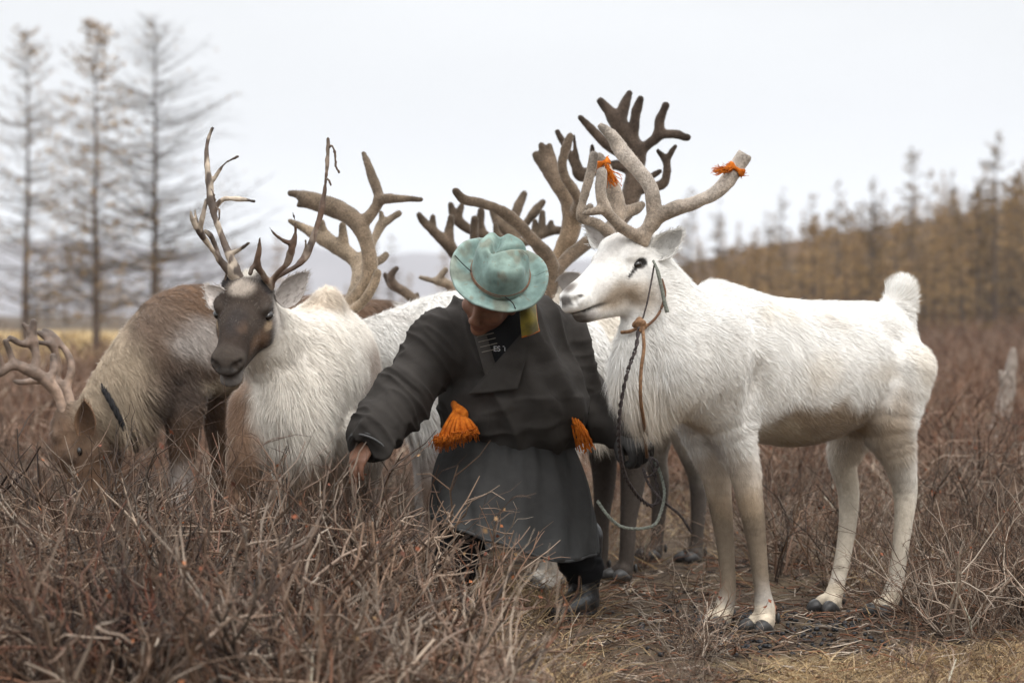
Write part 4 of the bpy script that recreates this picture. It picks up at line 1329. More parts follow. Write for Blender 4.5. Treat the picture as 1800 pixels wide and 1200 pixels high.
G_len = lambda p: np.where(p[:, 2] < .45, .012, .03) + np.exp(-(((p - W(1035, 725, 9.05)) / np.array([.12, .2, .10])) ** 2).sum(1)) * .08
G_flow = lambda p, n: np.tile(np.array([.3, .1, -.9]), (len(p), 1))
dG, _, _ = reindeer('reindeer', 'dark-legged reindeer hidden behind the herder with the tallest dark brown antlers', W(1090, 1015, 9.15), G_torso, G_neck, hG, G_legs, G_extra, G_col, G_len, G_flow, 18000, res=.0105, width=.003, fine=False, seed=15)
ear(dG, W(985, 505, 9.05), W(1020, 480, 9.0), (-.2, -1, 0), .036, GREY, GREY * .7, 100, 7)
VEL_G = bar_col(W(970, 490, 9), W(1100, 200, 9), np.array([.125, .09, .062]), np.array([.072, .052, .040]))
VEL_G2 = bar_col(W(970, 490, 9), W(960, 270, 9), np.array([.22, .155, .10]), np.array([.17, .125, .09]))
antler(dG, [
    [(962, 520, -.02, 14), (970, 488, -.02, 14), (966, 458, -.05, 13.5), (945, 432, -.10, 12), (913, 397, -.16, 11), (878, 369, -.22, 10), (842, 357, -.28, 9), (816, 351, -.32, 8), (801, 336, -.34, 6)],
    [(972, 486, -.02, 13), (990, 462, 0, 12), (1015, 440, .03, 11.5), (1042, 420, .06, 12), (1075, 400, .10, 13), (1098, 375, .13, 15), (1110, 340, .15, 17), (1115, 310, .16, 14), (1124, 282, .16, 13), (1117, 262, .16, 16), (1100, 238, .16, 14), (1084, 214, .16, 15), (1070, 194, .16, 9), (1056, 178, .16, 6)],
    [(1086, 212, .16, 12), (1096, 190, .16, 9), (1101, 176, .16, 7.5), (1106, 164, .16, 5.5)],
    [(1113, 250, .16, 10), (1116, 215, .14, 8), (1120, 192, .13, 8), (1126, 174, .12, 6)],
    [(1110, 268, .16, 12), (1080, 264, .15, 9), (1047, 234, .14, 8), (1020, 207, .13, 5.5)],
    [(1122, 272, .16, 12), (1140, 254, .15, 9), (1158, 236, .14, 10), (1160, 212, .13, 8.5), (1170, 186, .12, 6.5)],
    [(1158, 236, .14, 9), (1186, 236, .13, 8), (1208, 242, .12, 6.5)],
    [(1112, 330, .15, 12), (1145, 330, .14, 9), (1167, 320, .13, 8.5), (1173, 299, .12, 7.5), (1170, 282, .12, 7), (1156, 265, .11, 4.5)], [(1171, 282, .12, 6), (1180, 268, .11, 5.5), (1187, 258, .11, 4)],
    [(1118, 318, .15, 9), (1142, 312, .17, 7), (1160, 301, .18, 5)],
    [(1112, 300, .16, 10), (1080, 290, .18, 8.5), (1045, 300, .2, 9), (1020, 308, .22, 11), (1010, 290, .22, 8), (996, 262, .22, 7.5), (980, 232, .22, 6)], [(1018, 302, .22, 8), (1012, 270, .22, 6), (1009, 240, .22, 4)], [(1044, 299, .2, 7), (1042, 272, .2, 5), (1041, 257, .2, 4)]], 9.08, VEL_G, seed=9)
antler(dG, [
    [(970, 500, .1, 12), (978, 465, .1, 12), (990, 435, .1, 14), (1002, 410, .1, 17), (1006, 375, .1, 18), (996, 345, .1, 16), (978, 318, .1, 14), (962, 296, .1, 13), (948, 282, .1, 9), (941, 272, .1, 5.5)],
    [(968, 304, .1, 12), (958, 280, .1, 8), (952, 256, .1, 5)], [(976, 312, .1, 10), (972, 285, .1, 8), (966, 256, .1, 5)],
    [(1014, 372, .06, 12), (1018, 352, .0, 9), (1006, 332, -.04, 8.5), (992, 311, -.07, 8.5), (988, 285, -.09, 8), (996, 258, -.1, 8), (1002, 240, -.1, 6)]], 9.10, VEL_G2, seed=10)

# ---- H and J: two more of the herd behind, only antlers and backs showing
hH = Head(W(858, 505, 9.9), (-.55, -.8, -.25), (0, 0, 1), 1.0); hH.hoofdir = (-.5, -.8)
H_torso = [(885, 660, 10.05, .12, .15), (905, 640, 10.25, .16, .2), (925, 640, 10.55, .17, .2), (945, 635, 10.85, .14, .16)]
H_neck = [(895, 610, 10.1, .13, .16), (878, 570, 10.0, .11, .13), (864, 530, 9.94, .085, .10)]
H_legs = [[(x, 710, d, .08, .1), (x, 780, d, .05, .055), (x + 3, 850, d, .036, .036), (x, 960, d, .03, .028)] for x, d in ((860, 10.1), (925, 10.15), (905, 10.75), (965, 10.8))]
H_col = paint(BROWN * 1.6, [], 6)
lenH = lambda p: np.full(len(p), .025)
dH, _, _ = reindeer('reindeer', 'reindeer behind the hat of which only many-tined dark antlers show', W(905, 975, 10.4), H_torso, H_neck, hH, H_legs, [], H_col, lenH, C_flow, 6000, res=.014, width=.004, fine=False, seed=16)
VEL_H = bar_col(W(850, 480, 10), W(850, 350, 10), np.array([.085, .06, .042]), np.array([.125, .092, .066]))
antler(dH, [
    [(852, 490, 0, 10), (838, 462, 0, 10), (815, 460, -.03, 9), (804, 452, -.05, 10), (788, 430, -.08, 10), (762, 407, -.11, 8.5), (745, 391, -.13, 8), (737, 378, -.14, 5.5)],
    [(762, 407, -.11, 7), (761, 395, -.11, 6), (761, 382, -.11, 4.5)], [(790, 428, -.08, 8), (790, 405, -.08, 7.5), (793, 384, -.08, 5.5)],
    [(850, 475, 0, 9), (860, 440, .04, 9), (860, 420, .05, 9), (845, 410, .05, 8), (820, 400, .05, 8), (800, 382, .04, 7.5), (792, 360, .04, 5.5)], [(802, 384, .04, 7), (808, 370, .03, 6), (812, 359, .03, 4)],
    [(845, 450, -.04, 8), (834, 425, -.06, 7.5), (834, 385, -.08, 6.5)], [(850, 412, .05, 7), (845, 392, .05, 6), (846, 370, .05, 5)]], 9.88, VEL_H, seed=17)
antler(dH, [
    [(872, 492, .05, 10), (885, 455, .08, 10), (900, 432, .1, 11), (898, 410, .12, 15), (885, 395, .13, 16), (872, 380, .13, 9), (864, 368, .13, 5)], [(898, 400, .12, 12), (904, 382, .12, 8.5), (912, 360, .12, 8), (921, 341, .12, 5)],
    [(908, 412, .12, 11), (925, 392, .11, 7), (940, 372, .1, 7), (954, 356, .1, 5)], [(892, 395, .13, 11), (889, 380, .13, 7), (889, 368, .13, 4)],
    [(902, 428, .1, 10), (925, 424, .08, 8.5), (944, 417, .06, 8), (966, 407, .04, 8), (987, 404, .02, 6)], [(940, 417, .06, 7), (939, 402, .06, 6), (940, 389, .06, 4.5)], [(952, 412, .05, 7), (953, 392, .05, 6.5), (954, 374, .05, 5)], [(967, 406, .04, 7), (968, 398, .04, 6), (969, 391, .04, 4.5)],
    [(898, 425, .1, 8), (882, 420, .07, 7), (874, 410, .05, 6.5), (871, 396, .04, 5)]], 9.88, VEL_F, seed=18)
hJ = Head(W(745, 580, 10.0), (-.8, -.2, -.55), (-.5, 0, .8), 1.0); hJ.hoofdir = (-.9, -.2)
J_torso = [(760, 650, 10.2, .12, .15), (790, 645, 10.35, .15, .19), (815, 640, 10.6, .16, .19), (830, 635, 10.9, .13, .16)]
J_neck = [(775, 625, 10.25, .13, .15), (762, 600, 10.1, .10, .12), (750, 585, 10.02, .085, .10)]
J_legs = [[(x, 710, d, .08, .1), (x, 780, d, .05, .055), (x + 3, 850, d, .036, .036), (x, 955, d, .03, .028)] for x, d in ((740, 10.2), (795, 10.3), (790, 10.85), (845, 10.9))]
dJ, _, _ = reindeer('reindeer', 'reindeer low behind the white backs, only curved pale antler tips showing', W(790, 970, 10.5), J_torso, J_neck, hJ, J_legs, [], paint(GREY * .9, [], 7), lenH, C_flow, 5000, res=.014, width=.004, fine=False, seed=19)
VEL_J = bar_col(W(735, 530, 10), W(690, 475, 10), np.array([.30, .23, .165]), np.array([.15, .11, .085]))
antler(dJ, [[(742, 560, 0, 9), (735, 535, 0, 9), (716, 516, -.02, 8), (699, 506, -.04, 7.5), (689, 494, -.06, 7), (689, 482, -.07, 6.5), (697, 472, -.08, 5)], [(703, 508, -.04, 6), (690, 505, -.02, 6), (682, 494, 0, 5.5), (677, 483, 0, 4.5)], [(732, 530, 0, 6), (734, 518, 0, 4.5)]], 9.95, VEL_J, seed=20)
antler(dJ, [[(758, 560, .05, 9), (785, 530, .05, 8), (795, 508, .05, 8), (780, 497, .03, 7.5), (764, 494, .02, 6.5), (750, 491, 0, 6), (739, 488, 0, 4.5)], [(768, 494, .02, 6), (775, 484, .02, 5.5), (783, 475, .02, 4)]], 9.95, bar_col(W(735, 530, 10), W(690, 475, 10), np.array([.40, .32, .24]), np.array([.40, .32, .24])), seed=21)
# ------------------------------------------------------------------ the herder
M_SKIN = mat_attr('weathered skin', 0.55, spec=0.35, noise=(35, 0.18), bump=(180, 0.25, 0.003))
M_COAT = mat_attr('charcoal wool cloth', 0.95, spec=0.12, noise=(30, 0.10))


def cloth_bump(m):
    """soft creases at two sizes over a fine weave"""
    nt = m.node_tree; b = nt.nodes['Principled BSDF']
    t = nt.nodes.new('ShaderNodeTexCoord'); prev = None
    for sc, st, dist, ridged, stretch in ((8, .8, .022, True, (1, 1, .4)), (20, .6, .009, True, (.45, 1, 1))):
        mp = nt.nodes.new('ShaderNodeMapping'); mp.inputs['Scale'].default_value = stretch; mp.inputs['Rotation'].default_value = (0, .5, .3)
        n = nt.nodes.new('ShaderNodeTexNoise'); n.inputs['Scale'].default_value = sc; n.inputs['Detail'].default_value = 1.5
        nt.links.new(t.outputs['Object'], mp.inputs[0]); nt.links.new(mp.outputs[0], n.inputs['Vector'])
        h = n.outputs['Fac']
        if ridged:
            a = nt.nodes.new('ShaderNodeMath'); a.operation = 'SUBTRACT'; a.inputs[1].default_value = .5; nt.links.new(h, a.inputs[0])
            c = nt.nodes.new('ShaderNodeMath'); c.operation = 'ABSOLUTE'; nt.links.new(a.outputs[0], c.inputs[0]); h = c.outputs[0]
        bu = nt.nodes.new('ShaderNodeBump'); bu.inputs['Strength'].default_value = st; bu.inputs['Distance'].default_value = dist
        nt.links.new(h, bu.inputs['Height'])
        if prev is not None: nt.links.new(prev.outputs[0], bu.inputs['Normal'])
        prev = bu
    nt.links.new(prev.outputs[0], b.inputs['Normal'])


cloth_bump(M_COAT)
M_BLACK = mat_plain('black cotton', (.009, .009, .010), .9, .15, bump=(300, .3, .002))
M_BOOT = mat_plain('black leather', (.010, .010, .011), .42, .4, bump=(45, .5, .006))
M_ORANGE = mat_plain('orange cotton', (.52, .14, .012), .9, .1, noise=(70, (.34, .075, .008), (.58, .17, .018)), bump=(240, .4, .003))
M_VELVETY = mat_plain('mustard velvet', (.12, .095, .012), .8, .2, noise=(26, (.075, .062, .010), (.19, .145, .016)), sheen=.2)
M_FELT = mat_attr('teal felt', .95, spec=.08, noise=(40, .22), bump=(60, .35, .003), sheen=.1)
M_LEATHER = mat_plain('brown leather cord', (.16, .075, .04), .6, .3, noise=(90, (.10, .05, .03), (.22, .11, .06)))
M_CORD = mat_plain('dark cord', (.018, .017, .018), .8, .2)
M_LETTER = mat_plain('white print', (.45, .45, .46), .8, .1)

person = empty('person', W(900, 1088, 7.9))
tag(person, 'herder bending forward in teal felt hat and long dark coat with orange sash', 'person')

# head frame: crown axis and face direction
pa = norm([.12, -.68, .72]); pf = np.array([-.46, -.68, -.52]); pf = norm(pf - (pf @ pa) * pa); pl = np.cross(pa, pf)
PH = W(866, 513, 7.66)
hp = lambda l, f, u: PH + l * pl + f * pf + u * pa
HA = np.stack([pl, pf, pa])


def arm_hand(S, wrist, tip, palm_n, curl, k=.008, s=1.0):
    """palm plus five bent fingers reaching from wrist towards tip; palm faces palm_n"""
    d = norm(tip - wrist); n = norm(palm_n - (palm_n @ d) * d); sd = np.cross(d, n)
    pc = wrist + d * .05 * s
    S.loft([[*wrist, .026 * s, .021 * s], [*(wrist + d * .04 * s), .038 * s, .016 * s], [*(wrist + d * .085 * s), .041 * s, .014 * s]], up=n, k=k, n=3)
    for i, (o, ln) in enumerate(((-.031, .066), (-.011, .078), (.010, .073), (.029, .058))):
        p0 = wrist + d * .085 * s + sd * o * s
        rows = []
        ang = 0; p = p0
        rows.append([*p, .0095 * s, .0095 * s])
        for seg in (.42, .33, .25):
            ang += curl * (0.9 + .12 * i)
            p = p + (d * math.cos(ang) + n * math.sin(ang)) * ln * seg * s
            rows.append([*p, (.0092 - .0006 * len(rows)) * s, (.0092 - .0006 * len(rows)) * s])
        S.loft(rows, k=.005, n=2)
    t0 = wrist + d * .03 * s - sd * .030 * s
    t1 = t0 + (d * .6 - sd * .6 + n * .4) * .032 * s
    t2 = t1 + (d * .85 - sd * .1 + n * .6) * .030 * s
    S.loft([[*t0, .013 * s, .013 * s], [*t1, .011 * s, .011 * s], [*t2, .009 * s, .009 * s]], k=.008, n=2)


SHL, ELL, CUL = W(776, 602, 7.78), W(712, 692, 7.72), W(660, 760, 7.62)        # arm on the left of the picture
SHR, ELR, CUR = W(978, 602, 7.92), W(1026, 704, 8.02), W(1098, 758, 7.90)     # arm on the right
HANDL = W(632, 800, 7.58)
S = Sdf(W(610, 1000, 7.5) + [0, -.2, 0], W(1140, 440, 8.2) + [0, .15, 0], .006)
S.loft([[*W(890, 790, 7.98), .14, .11], [*W(888, 720, 7.93), .13, .10], [*W(884, 630, 7.87), .155, .11], [*W(880, 580, 7.85), .13, .10]], up=(0, -1, 0), k=.03)
for a, b, c in ((SHL, ELL, CUL), (SHR, ELR, CUR)):
    S.loft([[*a, .055, .055], [*b, .042, .042], [*c, .030, .030]], k=.03)
S.loft([[*W(882, 575, 7.84), .06, .06], [*hp(0, -.03, -.075), .055, .06], [*hp(0, -.01, -.05), .055, .06]], k=.03)
S.ell(PH, (.075, .097, .10), HA, k=.02)
S.ell(hp(0, .030, -.058), (.058, .060, .072), HA, k=.03)
S.ell(hp(0, .070, -.112), (.024, .022, .020), HA, k=.02)
for s_ in (-1, 1):
    S.ell(hp(s_ * .046, .062, -.036), (.024, .022, .020), HA, k=.02)
    S.ell(hp(s_ * .077, -.008, -.030), (.010, .020, .034), HA, k=.012)
    S.ell(hp(s_ * .028, .098, -.002), (.018, .012, .010), HA, k=.01, op='sub')
    S.ell(hp(s_ * .012, .108, -.046), (.009, .010, .009), HA, k=.008)
S.ell(hp(0, .080, .018), (.055, .014, .012), HA, k=.02)
S.loft([[*hp(0, .090, .0), .009, .011], [*hp(0, .108, -.028), .011, .013], [*hp(0, .116, -.044), .013, .011]], up=pa, k=.012, n=3)
S.ell(hp(0, .090, -.074), (.026, .012, .007), HA, k=.008)
S.ell(hp(0, .087, -.088), (.022, .012, .008), HA, k=.008)
S.loft([[*hp(-.026, .092, -.081), .002, .002], [*hp(0, .104, -.081), .002, .002], [*hp(.026, .092, -.081), .002, .002]], k=.004, op='sub', n=3)
arm_hand(S, W(650, 772, 7.61), HANDL, np.array([.3, .5, -.6]), .35)
v, q = S.mesh(); v = relax(v, q, 1)
cs = np.tile([.17, .080, .048], (len(v), 1)) * (0.75 + .5 * fnoise(v, 30, 2))[:, None]
lipd = np.exp(-(np.linalg.norm((v - hp(0, .10, -.081)) @ HA.T / np.array([.028, .02, .010]), axis=1)) ** 2)[:, None]
cs = cs * (1 - lipd * .45) + np.array([.14, .045, .035]) * lipd * .45
link('body', raw_mesh('body', v, [q], col=cs), M_SKIN, person)
# short dark hair under the hat
S = Sdf(PH - .16, PH + .16, .006)
S.ell(hp(0, -.018, .004), (.081, .092, .10), HA, k=.01)
S.ell(hp(0, .11, -.05), (.12, .085, .12), HA, k=.01, op='sub')
v, q = S.mesh()
link('hair', raw_mesh('hair', v, [q]), mat_plain('black hair', (.008, .007, .007), .6, .4, bump=(300, .8, .004)), person)

# trousers and boots
S = Sdf(W(740, 1090, 7.5) + [0, -.2, 0], W(1090, 740, 8.2) + [0, .2, 0], .008)
HIP = W(890, 800, 8.0)
S.loft([[*(HIP + [-.06, 0, 0]), .12, .12], [*W(822, 905, 7.74), .085, .09], [*W(803, 985, 7.76), .070, .075], [*W(800, 1010, 7.77), .06, .06]], k=.03)
S.loft([[*(HIP + [.06, 0, 0]), .12, .12], [*W(985, 900, 7.86), .085, .09], [*W(1022, 985, 7.99), .068, .075], [*W(1025, 1005, 8.0), .06, .06]], k=.03)
v, q = S.mesh(); n_ = vnormals(v, q)
v = v + n_ * ((fnoise(v * np.array([1, 1, 2.2]), 14, 1) - .5) * .03)[:, None]
link('trousers', raw_mesh('trousers', v, [q]), M_BLACK, person)
for kx, ky, kd, tx in ((1026, 1000, 8.0, -.10), (799, 1000, 7.77, -.14)):
    a = W(kx, ky, kd); gz = a.copy(); gz[2] = .0
    S = Sdf(gz - [.22, .3, .02], gz + [.2, .15, .32], .006)
    S.loft([[a[0], a[1], .26, .064, .068], [a[0], a[1] + .005, .17, .058, .062], [a[0], a[1] + .01, .09, .050, .058], [a[0], a[1] + .012, .045, .048, .055]], up=(0, -1, 0), k=.02, n=3)
    S.loft([[a[0], a[1] + .02, .042, .045, .042], [a[0] + tx * .35, a[1] - .07, .045, .048, .042], [a[0] + tx * .75, a[1] - .15, .036, .047, .032], [a[0] + tx * .95, a[1] - .19, .034, .036, .028]], k=.03, n=3)
    v, q = S.mesh(); v[:, 2] = np.maximum(v[:, 2], .003)
    bt = link('boot', raw_mesh('boot', v, [q]), M_BOOT, person)
    ft = v[v[:, 2] < .03]
    # sole follows the foot outline
    S = Sdf(gz - [.22, .3, .03], gz + [.2, .15, .06], .006)
    S.loft([[a[0], a[1] + .02, .012, .052, .014], [a[0] + tx * .35, a[1] - .07, .012, .052, .014], [a[0] + tx * .75, a[1] - .15, .012, .052, .014], [a[0] + tx * .95, a[1] - .19, .012, .042, .014]], k=.01, n=3)
    v, q = S.mesh()
    link('sole', raw_mesh('sole', v, [q]), M_CORD, bt)

# coat: upper body and sleeves
CLO = np.array([.036, .032, .029])
S = Sdf(W(600, 830, 7.5) + [0, -.25, 0], W(1160, 480, 8.25) + [0, .2, 0], .0055)
S.loft([[*W(898, 745, 7.93), .158, .105], [*W(900, 732, 7.91), .198, .160], [*W(904, 706, 7.88), .226, .190], [*W(896, 655, 7.86), .192, .165], [*W(880, 600, 7.84), .180, .145], [*W(882, 566, 7.86), .125, .11], [*W(886, 556, 7.88), .075, .08]], up=(0, -1, 0), k=.03, n=4)
S.loft([[*W(808, 566, 7.84), .06, .07], [*W(778, 598, 7.79), .074, .085], [*W(746, 645, 7.76), .076, .082], [*ELL, .079, .082], [*W(684, 728, 7.67), .076, .078], [*CUL, .068, .070], [*W(652, 776, 7.60), .062, .066]], k=.05, n=4)
S.loft([[*W(955, 564, 7.88), .06, .07], [*W(980, 596, 7.92), .072, .088], [*W(1006, 648, 7.98), .072, .084], [*ELR, .074, .078], [*W(1064, 737, 7.97), .060, .064], [*W(1102, 762, 7.90), .050, .052]], k=.05, n=4)
cu = norm(W(652, 776, 7.60) - CUL)
S.ell(W(652, 776, 7.60) + cu * .075, (.058, .058, .075), None, k=.006, op='sub')       # open cuff
v, q = S.mesh(); v = relax(v, q, 2); N = vnormals(v, q)


def along(p, a, b):
    ab = b - a; L = np.linalg.norm(ab)
    t = ((p - a) @ ab) / L ** 2
    d = np.linalg.norm(p - a - np.clip(t, 0, 1)[:, None] * ab, axis=1)
    return t * L, d


def ridge(n): return 1 - np.abs(2 * n - 1)


s1, d1 = along(v, SHL, ELL); s2, d2 = along(v, ELL, CUL); s3, d3 = along(v, SHR, ELR)
sl = np.minimum(d1, d2)
warm = smooth01((.125 - sl) / .04)
L2 = np.where(d2 < d1, s2 + np.linalg.norm(ELL - SHL), s1)
around = v @ np.array([.7, 0, .45])
f_sl = ridge(vnoise(np.stack([L2 * 11 + around * 13, around * 9, v[:, 1] * 9], 1), 1.0, 3)) ** 3 * .024 + ridge(vnoise(np.stack([L2 * 19 - around * 17, around * 12, v[:, 1] * 12], 1), 1.0, 5)) ** 3 * .013
w3 = smooth01((.12 - d3) / .04) * smooth01((v[:, 0] - .17) / .05)
f_to = ridge(vnoise(v @ np.array([[13, 0, 4.], [3, 6, 0], [5, 0, 3.5]]), 1.0, 7)) ** 2 * .024 + (fnoise(v, 11, 4) - .5) * .024
sag = smooth01((.78 - v[:, 2]) / .08)
f_to = f_to + sag * (ridge(vnoise(v * np.array([7, 7, 26]), 1.0, 9)) ** 2) * .010
disp = f_sl * warm + (1 - warm) * f_to + (w3 * ridge(vnoise(v * np.array([14, 8, 26]), 1, 11)) ** 2) * .008
v = v + N * (disp - .006)[:, None]
N = vnormals(v, q)
dust = fnoise(v, 5, 6)
cc = CLO * (0.85 + .3 * dust)[:, None]
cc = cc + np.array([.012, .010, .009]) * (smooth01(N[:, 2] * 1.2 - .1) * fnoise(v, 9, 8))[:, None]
coat = link('coat', raw_mesh('coat', v, [q], col=cc), M_COAT, person)
CV, CQ, CN = v, q, N


cd_ = norm(W(652, 776, 7.60) - CUL); cs_ = norm(np.cross(cd_, [0, 1, 0])); cw_ = np.cross(cd_, cs_)
for off_, rad_ in ((.058, .0035), (.048, .0022)):
    pts = [W(652, 776, 7.60) + cd_ * (off_ - .035) + (cs_ * math.cos(a) + cw_ * math.sin(a)) * .066 for a in np.linspace(0, 2 * np.pi, 33)]
    v_, p_ = tube_path(pts, rad_, 6, 2)
    link('cuff_trim', raw_mesh('cuff_trim', v_, p_), mat_plain('grey braid', (.10, .10, .10), .9, .1, bump=(200, .8, .004)) if rad_ > .003 else bpy.data.materials['grey braid'], person)


def front_z(X, Z):
    """depth of the coat's front at the given X, Z"""
    m = CN[:, 1] < -.15
    P = CV[m]
    out = np.zeros(len(X))
    for s_ in range(0, len(X), 200):
        d = (P[None, :, 0] - X[s_:s_ + 200, None]) ** 2 + (P[None, :, 2] - Z[s_:s_ + 200, None]) ** 2
        k = np.argpartition(d, 12, axis=1)[:, :12]
        out[s_:s_ + 200] = P[k, 1].mean(1)
    return out


def cloth_patch(name, quad, off, mat, col, parent, nu=26, nv=26, thick=.006, bulge=0.0, d=7.68):
    """a cloth panel laid on the coat's front: quad of four pixel corners (a b c d), a-b the top edge"""
    a, b, c, e = [np.array([(x - CX) / FPX * d, CAMZ - (y - HY) / FPX * d]) for x, y in quad]
    u = np.linspace(0, 1, nu); w = np.linspace(0, 1, nv)
    U, Vv = np.meshgrid(u, w, indexing='ij')
    P2 = ((1 - Vv)[..., None] * ((1 - U)[..., None] * a + U[..., None] * b) + Vv[..., None] * ((1 - U)[..., None] * e + U[..., None] * c)).reshape(-1, 2)
    Y = front_z(P2[:, 0], P2[:, 1])
    Y = Y.reshape(nu, nv)
    for _ in range(6):
        Yp = np.pad(Y, 1, mode='edge')
        Y = (Yp[2:, 1:-1] + Yp[:-2, 1:-1] + Yp[1:-1, 2:] + Yp[1:-1, :-2] + 2 * Y) / 6
    edge = np.minimum(np.minimum(U, 1 - U), np.minimum(Vv, 1 - Vv))
    F = np.stack([P2[:, 0], (Y - off - bulge * smooth01(edge * 4)).ravel(), P2[:, 1]], 1)
    F = F + ((fnoise(F, 25, 5) - .5) * .006)[:, None] * np.array([0, 1, 0])
    B = F + np.array([0, thick, 0])
    idx = np.arange(nu * nv).reshape(nu, nv)
    qf = np.stack([idx[:-1, :-1], idx[1:, :-1], idx[1:, 1:], idx[:-1, 1:]], -1).reshape(-1, 4)
    ring = np.concatenate([idx[:, 0], idx[-1, 1:], idx[-2::-1, -1], idx[0, -2::-1]])
    k = nu * nv
    rim = np.stack([ring[:-1], ring[:-1] + k, ring[1:] + k, ring[1:]], 1)
    V = np.vstack([F, B])
    cl = None
    if col is not None:
        cl = np.asarray(col) * (0.75 + .5 * fnoise(V, 16, 3))[:, None]
    return link(name, raw_mesh(name, V, [np.concatenate([qf, qf[:, ::-1] + k, rim])], col=cl, smooth=True), mat, parent)


shirt = cloth_patch('shirt', [(842, 548), (930, 548), (918, 640), (862, 662)], .010, M_BLACK, None, person, bulge=.004)
cloth_patch('lapel', [(928, 572), (938, 578), (910, 684), (822, 694)], .026, M_COAT, CLO * 1.05, person, bulge=.006, thick=.012)
cloth_patch('neck_band', [(826, 566), (850, 572), (880, 668), (862, 692)], .020, M_COAT, CLO * 1.5, person, 12, 30, bulge=.004)
# lettering on the shirt under the open coat
for txt, x, y, sz in (('ES T', 867, 617, .024), ('F', 887, 629, .022)):
    cu_ = bpy.data.curves.new('lettering', 'FONT'); cu_.body = txt; cu_.size = sz; cu_.extrude = .0006
    o = bpy.data.objects.new('lettering', cu_); COL.objects.link(o)
    p = W(x, y, 7.66); yy = front_z(np.array([p[0] + .02]), np.array([p[2] + .01]))[0] - .020
    p = W(x, y, yy)
    o.location = p; o.rotation_euler = (math.radians(80), 0, math.radians(2))
    bpy.context.view_layer.update()
    me = bpy.data.meshes.new_from_object(o); me.transform(o.matrix_world); me.materials.clear()
    bpy.data.objects.remove(o); bpy.data.curves.remove(cu_)
    link('lettering', me, M_LETTER, shirt)
# row of stitching across the neck band
for i in range(4):
    y0 = 592 + i * 9
    a_, b_ = W(838 + i * 3, y0, 7.66), W(868 + i * 3, y0 - 7, 7.66)
    pts = [a_ * (1 - t) + b_ * t for t in np.linspace(0, 1, 5)]
    yy = front_z(np.array([p[0] for p in pts]), np.array([p[2] for p in pts]))
    pts = [W((p[0] / p[1]) * FPX + CX, HY - (p[2] - CAMZ) / p[1] * FPX, yv - .027) for p, yv in zip(pts, yy)]
    v_, p_ = tube_path(pts, .0012, 5, 2)
    link('stitch', raw_mesh('stitch', v_, p_), mat_plain('thread', (.20, .18, .15), .9) if i == 0 else bpy.data.materials['thread'], person)


def sheet(name, rows, mat, parent, thick=.005, col=None):
    """thin cloth through a grid of points rows[i][j]"""
    G = np.asarray(rows, dtype=float); nu, nv = G.shape[:2]
    n = np.cross(np.gradient(G, axis=0), np.gradient(G, axis=1)); n = norm(n)
    F = (G + n * thick / 2).reshape(-1, 3); B = (G - n * thick / 2).reshape(-1, 3)
    idx = np.arange(nu * nv).reshape(nu, nv); k = nu * nv
    qf = np.stack([idx[:-1, :-1], idx[1:, :-1], idx[1:, 1:], idx[:-1, 1:]], -1).reshape(-1, 4)
    ring = np.concatenate([idx[:, 0], idx[-1, 1:], idx[-2::-1, -1], idx[0, -2::-1]])
    rim = np.stack([ring[:-1], ring[:-1] + k, ring[1:] + k, ring[1:]], 1)
    V = np.vstack([F, B])
    return link(name, raw_mesh(name, V, [np.concatenate([qf, qf[:, ::-1] + k, rim])], col=None if col is None else col(V)), mat, parent)


def spline2(ctrl, nu, nv):
    """smooth grid through a coarse control grid"""
    C = np.array([catmull(r, nv) for r in ctrl])
    return np.array([catmull(C[:, j], nu) for j in range(C.shape[1])]).transpose(1, 0, 2)


# stand-up collar of mustard velvet with an orange edge
cg = spline2([[W(917, 516, 7.66), W(914, 545, 7.60), W(915, 568, 7.585), W(917, 592, 7.60)],
              [W(930, 518, 7.67), W(930, 545, 7.595), W(931, 566, 7.58), W(932, 588, 7.60)],
              [W(940, 528, 7.71), W(942, 550, 7.63), W(944, 566, 7.61), W(947, 581, 7.63)]], 6, 6)
collar = sheet('collar', cg, M_VELVETY, person, .006)
v_, p_ = tube_path([*cg[-1, ::3], *cg[::-4, -1]], .0032, 6, 3)
link('piping', raw_mesh('piping', v_, p_), M_ORANGE, collar)

# skirt of the coat
NT, NR = 150, 46
th = np.linspace(0, 2 * np.pi, NT, endpoint=False)
deg = np.degrees(th)
hy = np.interp(deg, [0, 40, 70, 100, 135, 165, 190, 270, 360], [974, 990, 980, 960, 936, 918, 905, 940, 974])
hx = np.interp(deg, [0, 40, 90, 135, 180, 225, 270, 315, 360], [1050, 1003, 912, 826, 750, 800, 905, 1006, 1050])
def circ(a, k=9):
    return np.convolve(np.concatenate([a[-k:], a, a[:k]]), np.ones(2 * k + 1) / (2 * k + 1), 'same')[k:-k]


hd = np.interp(deg, [0, 45, 90, 135, 180, 270, 360], [7.86, 7.66, 7.56, 7.54, 7.70, 8.10, 7.86])
hx, hy, hd = circ(hx, 6), circ(hy), circ(hd)
G = np.zeros((NR, NT, 3))
for j in range(NT):
    top = W(896, 745, 7.93) + np.array([.164 * math.cos(th[j]), -.118 * math.sin(th[j]), .015])
    hem = W(hx[j], hy[j], hd[j])
    for i in range(NR):
        t = i / (NR - 1)
        p = top * (1 - t) + hem * t
        out = norm(np.array([math.cos(th[j]), -math.sin(th[j]), 0]))
        p = p + out * (.034 * math.sin(math.pi * t ** 1.15))
        a_ = th[j] * 1.0
        fold = .030 * t ** .7 * (abs(math.sin(3.5 * a_ + 1.3 * t + .5)) ** 1.6 - .5) * (0.6 + .4 * math.sin(2 * a_ + 1)) + .012 * t * math.sin(11 * a_ - 3 * t) + .006 * (1 - t) * math.sin(23 * a_ + 1.5 * math.sin(4 * a_))
        G[i, j] = p + out * fold
